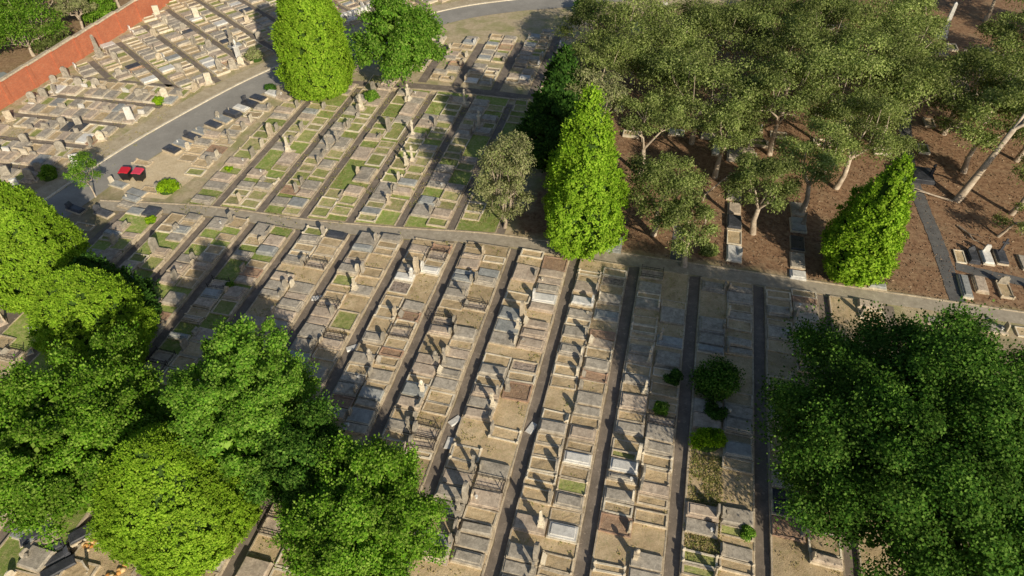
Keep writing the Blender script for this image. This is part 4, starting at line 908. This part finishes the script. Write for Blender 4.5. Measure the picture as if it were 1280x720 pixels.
# ---- brick wall with coping and piers
def brick():
    m, nt, out = nt_new('red_brickwork'); g = NG(nt); p = g.pos()
    mp = g.n('ShaderNodeMapping'); mp.inputs['Rotation'].default_value = (0, math.pi/2, 0)
    sp = g.n('ShaderNodeSeparateXYZ'); g.l(p, sp.inputs[0]); cb = g.n('ShaderNodeCombineXYZ'); g.l(sp.outputs[1], cb.inputs[0]); g.l(sp.outputs[2], cb.inputs[1])
    b = g.n('ShaderNodeTexBrick'); g.l(cb.outputs[0], b.inputs['Vector']); b.inputs['Scale'].default_value = 1.0
    b.inputs['Brick Width'].default_value = .24; b.inputs['Row Height'].default_value = .085; b.inputs['Mortar Size'].default_value = .008
    b.inputs['Color1'].default_value = (.56,.165,.075,1); b.inputs['Color2'].default_value = (.44,.125,.06,1); b.inputs['Mortar'].default_value = (.42,.26,.18,1)
    c = g.mix(g.math('MULTIPLY', g.ramp(g.noise(p, .7, 6, .7), [(.4,0.0),(.7,1.0)]), .55), b.outputs['Color'], (.30,.10,.06))
    c = g.mix(g.math('MULTIPLY', g.ramp(g.noise(p, 2.0, 4, .7), [(.55,0.0),(.72,1.0)]), .4), c, (.60,.28,.16))
    g.bsdf(out, c, .9); return m
M['brick'] = brick()
wx = lambda y: -75.6+(y-56)*.045
t = empty('brick_wall', (0,0,0), 0, 'long red brick boundary wall with stone coping and piers', 'wall')
mb = MB(); cp = MB(); pr = MB()
for k in range(23):
    y0, y1 = 26+4*k, 30+4*k; dz = random.uniform(-.03,.03)
    x0, x1 = wx(y0), wx(y1); V = [(x0-.2,y0,-.2),(x0+.2,y0,-.2),(x1+.2,y1,-.2),(x1-.2,y1,-.2),(x0-.2,y0,2.75),(x0+.2,y0,2.75),(x1+.2,y1,2.75),(x1-.2,y1,2.75)]
    mb.add(V, [(3,2,1,0),(4,5,6,7),(1,2,6,5),(3,0,4,7)])
    cp.box((x0+x1)/2-.3,(x0+x1)/2+.3,y0+.01,y1-.01,2.752,2.92+dz,0,t=.0,tx=.06,j=.01)
    pr.box(x0-.0,x0+.32,y0-.25,y0+.25,0,2.6)
mb.build('brickwork', M['brick'], t); cp.build('coping', M['kerb'], t); pr.build('pier', M['brick'], t)

# ---- wheelie skips with red lids
for i, (x, y, rz, lab) in enumerate([(-52.35,47.75,12,'dark rubbish bin with a red lid on the sandy verge, nearer the road'),(-50.95,47.95,6,'dark rubbish bin with a pinkish red lid, nearer the graves')]):
    t = empty('rubbish_bin', (x, y, 0), R(rz), lab, 'rubbish bin', 'red-lidded bins'); t.scale = (.8,.8,.85)
    mb = MB(); mb.box(-.5,.5,-.45,.45,.16,.62,0,t=-.06); mb.box(-.56,.56,-.51,.51,.621,1.12,0,t=-.05); mb.box(-.64,.64,-.59,.59,1.122,1.2)
    for s in (-1,1): mb.box(s*.66-.04,s*.66+.04,-.2,.2,.92,1.0)
    mb.build('body', plain('black_bin_plastic', (.02,.02,.022), .5), t)
    mb = MB(); c = (.55,.022,.04) if i == 0 else (.62,.06,.11)
    mb.add([(-.63,-.58,1.205),(.63,-.58,1.205),(.63,.6,1.205),(-.63,.6,1.205),(-.56,-.5,1.30),(.56,-.5,1.30),(.5,.5,1.46),(-.5,.5,1.46)],[(4,5,6,7),(0,1,5,4),(1,2,6,5),(2,3,7,6),(3,0,4,7),(3,2,1,0)])
    ld = mb.build('lid', plain('red_lid_plastic', c, .4, n=.1), t)
    mb = MB(); mb.box(-.25,.25,-.64,-.585,1.22,1.26); mb.build('handle', M['iron'], ld)
    for sx in (-1,1):
        for sy in (-1,1):
            mb = MB(); mb.tube([(sx*.4-.03,sy*.36,.09),(sx*.4+.03,sy*.36,.09)],[.09,.09],10); mb.build('wheel', M['iron'], t)

# ---- parked car outside the wall
t = empty('parked_car', (-79.3,61.4,0), R(70), 'silver car parked outside the brick wall at the picture edge', 'car')
cm = plain('silver_car_paint', (.45,.47,.49), .25, .3, .6, .05)
mb = MB(); prof = [(-2.1,.35),(2.1,.35),(2.15,.6),(2.0,.82),(1.0,.95),(-1.75,.98),(-2.1,.8)]
mb.prism([(a,b) for a,b in prof], -.86, .86); o = mb.build('body', cm, t)
mb = MB(); mb.prism([(-1.7,.985),(1.0,.955),(.35,1.42),(-1.2,1.44)], -.72, .72); mb.build('window', plain('dark_car_glass', (.015,.02,.025), .1, 0, .6, .05), t)
mb = MB(); mb.prism([(-1.22,1.442),(.36,1.422),(.2,1.48),(-1.05,1.5)], -.66, .66); mb.build('roof', cm, t)
for sx in (-1,1):
    for yy in (-1.3,1.3):
        mb = MB(); mb.tube([(sx*.72,yy,.32),(sx*.88,yy,.32)],[.32,.32],14); w = mb.build('wheel', M['iron'], t)
        mb = MB(); mb.tube([(sx*.881,yy,.32),(sx*.90,yy,.32)],[.2,.19],12); mb.build('rim', cm, w)
    mb = MB(); mb.box(sx*.6-.16,sx*.6+.16,2.06,2.16,.6,.72); mb.build('headlight', M['w'], t)

# ------------------------------------------------------------------ trees
CONE = [(0,.6),(.06,.95),(.15,1.03),(.28,.98),(.45,.80),(.62,.58),(.78,.38),(.91,.2),(1,.03)]
COLUMN = [(0,.6),(.05,.95),(.15,1.03),(.35,1.0),(.55,.88),(.75,.70),(.88,.48),(.96,.28),(1,.04)]
DOME = [(0,.55),(.06,.82),(.2,1.0),(.4,1.0),(.58,.90),(.74,.73),(.86,.53),(.95,.30),(1,.03)]
conifer('golden_conifer', 'tall flame-shaped golden conifer standing on the cross path', 'conifer tree', -5.5, 48.6, CONE, 15.9, 3.15, 'leafG', density=13, tuft=.44, per=26, leaf=.21, lobes=.34, seed=1, group='golden conifers', spiky=.8)
conifer('golden_conifer', 'broad columnar golden conifer beside the road bend', 'conifer tree', -40.6, 69.2, COLUMN, 14.4, 3.8, 'leafG', density=11, tuft=.46, per=24, leaf=.24, lobes=.13, seed=2, group='golden conifers')
conifer('golden_conifer', 'shorter leaning golden conifer right of the gum trees', 'conifer tree', 18.5, 50.6, CONE, 12.0, 2.7, 'leafG', density=13, tuft=.44, per=26, leaf=.21, lobes=.34, seed=3, group='golden conifers', spiky=.8, lean=(.3,.2))
conifer('golden_conifer', 'rounded golden conifer cut by the left picture edge', 'conifer tree', -47.9, 31.2, DOME, 11.8, 3.6, 'leafG', density=16, tuft=.34, per=26, leaf=.17, lobes=.16, seed=4, group='golden conifers')
conifer('golden_conifer', 'small rounded golden conifer between leafy trees at the left', 'conifer tree', -38.4, 26.4, DOME, 9.2, 3.5, 'leafG', density=18, tuft=.30, per=26, leaf=.15, lobes=.14, seed=5, group='golden conifers')
conifer('golden_conifer', 'big dome-shaped golden conifer at the bottom edge', 'conifer tree', -24.35, 15.2, DOME, 9.8, 3.85, 'leafG', density=26, tuft=.25, per=24, leaf=.135, lobes=.14, seed=6, group='golden conifers')
conifer('dark_conifer', 'dark green conifer in shade behind the left golden conifers', 'conifer tree', -40.2, 29.6, CONE, 7.4, 3.1, 'leafC', density=9, tuft=.45, per=24, leaf=.25, lobes=.25, seed=7)
conifer('dark_conifer', 'dark green conifer behind the grey-green tree above the cross path', 'conifer tree', -9.9, 61.8, CONE, 12.4, 3.2, 'leafC', density=8, tuft=.55, per=24, leaf=.30, lobes=.28, seed=8)
broadleaf('shaded_tree', 'low deep green foliage in the shade between two leafy trees', 'broadleaf tree', -17.5, 18.9, 4.2, 2.7, 4.3, 'leafD', zmin=-.85, nclump=130, per=330, size=.14, seed=12, crad=.2, trunk_r=.12)
broadleaf('shaded_tree', 'dark leafy tree in shade just left of the tall golden conifer', 'broadleaf tree', -8.6, 55.6, 6.0, 3.0, 5.2, 'leafC', nclump=80, per=380, size=.22, seed=9, crad=.22, trunk_r=.2)
broadleaf('leafy_tree', 'huge deep green leafy tree filling the lower right corner', 'broadleaf tree', 18.8, 27.2, 6.3, 8.7, 5.9, 'leafD', nclump=400, per=640, size=.14, trunk_r=.45, seed=1, crad=.125, ry=7.9)
broadleaf('leafy_tree', 'mid-green leafy tree at the left picture edge', 'broadleaf tree', -31.6, 16.8, 5.6, 5.0, 4.6, 'leafB', zmin=-.6, nclump=250, per=470, size=.135, seed=2, crad=.135, ry=5.6)
broadleaf('leafy_tree', 'tall leafy tree with upright sprigs in the middle of the left group', 'broadleaf tree', -21.8, 20.6, 6.2, 3.6, 6.3, 'leafY', zmin=-.8, nclump=270, per=440, size=.135, seed=3, crad=.15, ry=4.2)
broadleaf('leafy_tree', 'rounded leafy tree at the bottom edge beside the rows', 'broadleaf tree', -12.9, 16.3, 4.4, 4.0, 3.8, 'leafB', nclump=230, per=380, size=.13, seed=4, crad=.135)
broadleaf('leafy_tree', 'bright leafy tree beyond the second cross path near the road', 'broadleaf tree', -31.3, 73.4, 5.2, 4.4, 4.6, 'leafY', nclump=90, per=420, size=.22, seed=5, crad=.21, trunk_r=.22, fill=.4)
gum('sheoak_tree', 'narrow grey-green tree right above the cross path', -12.7, 49.3, 10.9, 2.3, 'leafO', nheads=44, per=300, seed=21, size=.15, flat=2.1, trunk_r=.15, hr=.42, low=.12, zmin=-.93, cat='she-oak tree')
gum('olive_tree', 'dull olive tree behind the tall golden conifer', -6.8, 61.3, 10.5, 3.2, 'leafO', nheads=16, per=320, seed=22, size=.18, flat=.9, hr=.42, low=.35, cat='olive-green tree')
EU = [(-4.1,80.0,5.8,11.5,17,'spreading gum tree with a long bare pale limb near the road'),(-7.2,72.0,3.6,10.0,12,'small olive gum tree left of the gum wood'),(3.7,68.2,5.4,11,18,'broad rounded gum tree above the brown clearing'),
 (1.1,51.6,3.6,8.6,15,'leafy gum tree just right of the tall golden conifer'),(4.2,47.9,2.9,7.4,12,'low bushy gum tree nearest the cross path'),(7.2,84.1,5.2,10.5,15,'rounded gum tree at the top edge, second from the road'),
 (13.6,77.3,4.6,11.5,14,'round-headed gum tree in the middle of the wood'),(17.6,85.5,4.3,11,12,'round-headed gum tree at the top edge with pale limbs'),(12.0,68.0,3.9,11,13,'gum tree with cauliflower heads above the brown slope'),
 (18.0,71.0,5.2,12,17,'tallest broad gum tree at the heart of the wood'),(23.8,83.8,5.1,11,15,'wide gum tree below the top edge beside the white obelisk'),(18.4,63.3,4.0,10.5,13,'gum tree overhanging the shorter golden conifer'),
 (10.2,54.0,3.2,8.4,14,'round green gum tree between the two kerbed strips'),(14.8,58.3,3.5,9.5,12,'gum tree over the second kerbed strip'),(28.4,92.8,3.8,9,10,'small gum tree at the top edge by the white obelisk'),
 (31.0,76.8,4.2,9.5,13,'dull green gum tree right of the far grey path'),(31.6,69.4,3.8,9,12,'sprawling gum tree above the leaning trunk'),(38.4,89.5,3.6,10,12,'dark gum tree in the upper right corner'),
 (2.0,85.2,4.4,9.5,12,'gum tree at the top edge nearest the road'),(-1.2,61.0,3.4,9.6,8,'thin gum tree with bare pale limbs behind the tall golden conifer'),(6.4,62.4,2.9,8.6,8,'sparse gum tree beside the brown clearing'),
 (-10.6,84.5,3.9,8.5,10,'olive gum tree at the top edge beside the road'),(10.5,87.3,4.4,10,13,'dense gum tree at the top edge behind the wood'),(23.6,72.4,3.9,10.5,13,'gum tree at the right side of the wood'),(15.3,90.8,4.0,10,11,'distant gum tree at the top edge, left of the far wide one'),(-0.6,75.9,4.2,9,12,'olive gum tree behind the broad rounded one'),(34.6,63.0,3.4,8.2,9,'gum tree with a grey trunk at the right edge'),(37.5,73.0,3.8,9.5,14,'shaggy gum tree at the right edge above the leaning trunk'),(36.0,80.5,4.2,10,15,'dense gum tree below the white obelisk at the right'),(43.0,84.0,4.6,11,15,'gum tree filling the upper right corner'),(44.5,92.0,4.4,10,13,'gum tree beyond the white obelisk in the corner'),(52.0,103.0,4.6,10,13,'hazy gum tree in the extreme upper right corner'),(28.0,104.0,4.2,9,12,'gum tree at the top edge just left of the white obelisk'),(18.0,100.5,4.2,9.5,12,'far gum tree cut by the top edge behind the wood'),(42.5,110.0,4.4,9,12,'far gum tree at the top edge right of the white obelisk'),(21.5,78.0,4.0,11,12,'gum tree filling the gap behind the tallest one')]
for i, (x, y, r, H, nh, lab) in enumerate(EU):
    gum('gum_tree', lab, x, y, H-.5, r*(1.06 if y > 66 else .95), 'leafE', nheads=int(nh*1.35), per=560, flat=.78, seed=40+i, lean=(random.uniform(-.6,.6), random.uniform(-.6,.6)), group='gum trees of the wood', low=.36, hr=.37, open_=1.12, tw=4, size=.19 if y > 65 else .16, trunk_r=.24)
gum('leaning_gum_tree', 'gum tree with a long pale trunk leaning right over the brown slope', 29.9, 64.0, 12.0, 3.6, 'leafE', nheads=12, per=330, seed=91, lean=(5.2,4.6), low=.6, hr=.36, size=.17, trunk_r=.30)
gum('low_gum_tree', 'low drooping gum with green sprigs at the right edge', 32.5, 59.0, 3.6, 2.6, 'leafE', nheads=9, per=220, seed=92, lean=(1.2,-.3), low=.5, hr=.3, size=.15, trunk_r=.13)
gum('red_tipped_tree', 'thin reddish-leaved tree among the gums', 9.8, 68.8, 8.8, 2.1, 'leafR' if 'leafR' in M else 'leafO', nheads=8, per=240, seed=93, hr=.4, size=.17, trunk_r=.12)
for i, (x, y, r, H, k, lab) in enumerate([(-81.5,69.0,4.8,8.0,'leafB','bright bushy tree outside the wall at the left edge'),(-87,62,4.2,9.0,'leafE','olive tree outside the wall at the far left edge'),(-84.5,77,4.0,8.5,'leafE','grey-green tree outside the wall near the top corner'),
   (-79.4,76.6,2.4,5.6,'leafO','small grey tree with pale stems against the outside of the wall'),(-79.6,84.5,3.0,8.5,'leafE','gum tree with a pale trunk outside the wall at the top edge'),(-84,87,4.0,9.0,'leafE','second gum tree outside the wall at the top edge'),(-80.5,92.5,3.2,7.5,'leafE','gum tree outside the far end of the wall'),(-90,70,4.5,9,'leafB','green tree far outside the wall'),(-79.6,70.6,2.2,3.6,'leafE','low bushy tree hugging the outside of the brick wall'),(-79.2,80.3,2.2,4.0,'leafB','low green tree tight behind the upper brick wall'),(-82.5,81.5,3.2,6.0,'leafE','rounded dull tree set back behind the upper brick wall'),(-84.5,66,3.2,6.5,'leafB','bright tree set back from the near brick wall'),(-93,80,5,9,'leafE','dull tree far outside the wall'),(-89,89,5,10,'leafE','tall dull tree far outside the wall')]):
    gum('roadside_tree', lab, x, y, H, r, k, nheads=24 if k == 'leafB' else 18, per=430, flat=.85, seed=60+i, group='trees outside the brick wall', hr=.4 if k == 'leafB' else .34, size=.2, low=.15 if k == 'leafB' else .3, cat='tree', trunk_r=.2)

bush('round_bush', 'large dark round bush growing on a grave row', 7.3, 34.6, 2.05, 2.5, 'leafD', 6500, .13, 1)
bush('round_bush', 'small dark bush just below the large round bush', 7.35, 32.2, 1.0, 1.1, 'leafC', 2400, .12, 2)
bush('small_bush', 'small dark bush on the grave beside the path, upper of two', 4.1, 34.4, .8, 1.0, 'leafC', 2400, .12, 3, BED)
bush('small_bush', 'small yellow-green bush on the grave beside the path, lower of two', 3.5, 31.4, .72, .8, 'leafY', 2000, .11, 4, BED)
bush('lime_shrub', 'low bright lime shrub spreading below the dark bushes', 6.95, 29.5, 1.2, .7, 'leafL', 3600, .12, 5, BED, spread=1.25)
bush('lime_shrub', 'low bright lime shrub by the verge near the red-lidded bins', -47.2, 47.0, 1.3, .9, 'leafL', 3000, .13, 6)
bush('lime_shrub', 'tiny lime shrub just below the cross path', -45.6, 41.9, .65, .5, 'leafL', 1400, .12, 7, BED)
bush('lime_shrub', 'tiny lime shrub beside the upper row path', -43.0, 51.6, .5, .4, 'leafL', 900, .12, 8)
bush('shrub', 'lone green shrub beside a pale headstone in the upper rows', -33.9, 68.6, .95, 1.3, 'leafY', 2200, .15, 9)
bush('shrub', 'sparse green shrub under the gum trees by the kerbed strip', 6.2, 50.3, 1.0, .8, 'leafE', 1500, .15, 10)
bush('shrub', 'dark green shrub among pale stones beyond the road', -60.3, 46.0, 1.0, 1.4, 'leafB', 1800, .16, 11)
bush('shrub', 'bright shrub between headstones beyond the road', -58.1, 62.0, .8, .9, 'leafL', 1300, .15, 12)
bush('shrub', 'dry brown shrub by the road behind the golden conifer shadow', -52.6, 74.9, 1.3, 1.5, 'leafO', 1600, .17, 13)
bush('shrub', 'small green plant on the grave right of the open grass', 9.55, 23.2, .6, .5, 'leafY', 1300, .1, 14, BED)
bush('shrub', 'small green shrub on the shaded plot above the leafy tree', -33.6, 35.6, .5, .5, 'leafY', 900, .12, 15, BED)
bush('shrub', 'dark green bush at the upper road edge', -46.8, 67.9, .8, .9, 'leafC', 1200, .15, 16)
bush('shrub', 'dark shrub beside the far road under the first gum', -13.2, 99.0, 2.0, 2.4, 'leafC', 2200, .2, 17)
gum('young_tree', 'slender pale green young tree beside the road below the bins', -53.6, 44.3, 4.6, 1.6, 'leafY', nheads=12, per=230, seed=94, hr=.4, size=.14, flat=1.1, trunk_r=.07, low=.3, cat='young tree')

# ------------------------------------------------------------------ weeds, litter
rng = np.random.default_rng(3)
Vs = []
for x0, x1, y0, y1, n in [(-44,16,12,46,9000),(-40,-13,49,71,5000),(5.9,8.0,20,28.5,1500),(-72,-55,45,82,2500)]:
    P = np.stack([rng.uniform(x0,x1,n), rng.uniform(y0,y1,n), np.full(n,.0)],1)
    keep = np.array([wob(p[0]*.55,p[1]*.55,7) > (-.02 if x0 != 5.9 else -.6) for p in P]); P = P[keep]
    z = BED+.02 if y1 <= 46 else UBED+.02
    if x0 == -72: z = .03
    P[:,2] = z
    if y1 == 46: P = P[[min(abs(p[0]-a) for a in XL) > .72 for p in P]]
    P = np.repeat(P, 5, 0)+rng.normal(size=(len(P)*5,3))*np.array([.09,.09,.015])
    Vs.append(leaves_along(P, rdir(len(P))*np.array([1,1,.5])+np.array([0,0,.55]), .11, .3))
m = leafmat('weed_leaf', [(.52,.43,.22),(.60,.50,.27),(.30,.34,.11),(.24,.32,.07),(.46,.42,.18)], .4, 0, 1, .7)
o = foliage('weeds', np.concatenate(Vs), [m], None); tag(o, 'dry grass and low green weeds growing on the beds', 'weeds', kind='stuff')
n = 16000; P = np.stack([rng.uniform(-9,40,n), rng.uniform(48.7,85,n), np.full(n,.03)],1)
P = P[[wob(p[0]*.3,p[1]*.3,2) > -.25 for p in P]]
Vs = leaves_along(P, rdir(len(P))*np.array([1,1,.12]), .20, .22)
m = leafmat('bark_litter', [(.10,.06,.04),(.28,.19,.12),(.38,.29,.2),(.16,.10,.065)], .0, 0, 1, .8)
o = foliage('leaf_litter', Vs, [m], None); tag(o, 'fallen bark strips and dead leaves on brown ground', 'litter', kind='stuff')
for i, (x, y, z, rz, s, lab) in enumerate([(7.0,58.6,2.2,20,3.4,'pale dead branch hanging over the long kerbed strip'),(29.6,58.4,.12,-70,2.6,'bare fallen branch on the brown slope above the dark graves'),(27.5,64.4,.1,160,4.2,'fallen limb lying beside the leaning gum trunk')]):
    t = empty('dead_branch', (x, y, 0), R(rz), lab, 'branch'); mb = MB()
    mb.tube([(-s*.5,0,z*.3+.05),(0,.2,z+.1),(s*.35,.05,z*.9+.15),(s*.5,.4,z+.2)],[.10,.08,.05,.02],6); mb.tube([(0,.2,z+.1),(s*.25,.7,z+.35),(s*.4,.9,z+.3)],[.05,.03,.012],5)
    if z > 1: mb.tube([(-s*.5,0,-.05),(-s*.5,0,z*.3+.06)],[.1,.09],6)
    mb.build('wood', M['gum'], t)

# ------------------------------------------------------------------ light and camera
w = bpy.data.worlds.new('World'); scene.world = w; w.use_nodes = True
nt = w.node_tree; bg = nt.nodes['Background']; sky = nt.nodes.new('ShaderNodeTexSky'); sky.sky_type = 'NISHITA'
sky.sun_disc = False; sky.sun_elevation = R(SUN_ELEV); sky.sun_rotation = R(180-SUN_AZ); sky.air_density = 1.0; sky.dust_density = 1.2
nt.links.new(sky.outputs[0], bg.inputs['Color']); bg.inputs['Strength'].default_value = .08
ld = bpy.data.lights.new('sun', 'SUN'); ld.energy = 5.0; ld.angle = R(.53); ld.color = (1.0,.88,.68)
so = bpy.data.objects.new('sun', ld); link(so)
d = Vector((-math.sin(R(SUN_AZ))*math.cos(R(SUN_ELEV)), math.cos(R(SUN_AZ))*math.cos(R(SUN_ELEV)), -math.sin(R(SUN_ELEV))))
so.rotation_euler = d.to_track_quat('-Z', 'Y').to_euler(); so.location = (60,-60,60)
cd = bpy.data.cameras.new('camera'); cd.sensor_width = 36; cd.lens = 36*865/1280; cd.clip_end = 2000; cd.clip_start = .5
co = bpy.data.objects.new('camera', cd); co.location = (0,0,42); co.rotation_euler = (R(90-44.4989), 0, R(13.6718)); link(co); scene.camera = co
scene.view_settings.view_transform = 'Standard'; scene.view_settings.look = 'None'; scene.view_settings.exposure = 0
scene.cycles.max_bounces = 6; scene.cycles.transparent_max_bounces = 4
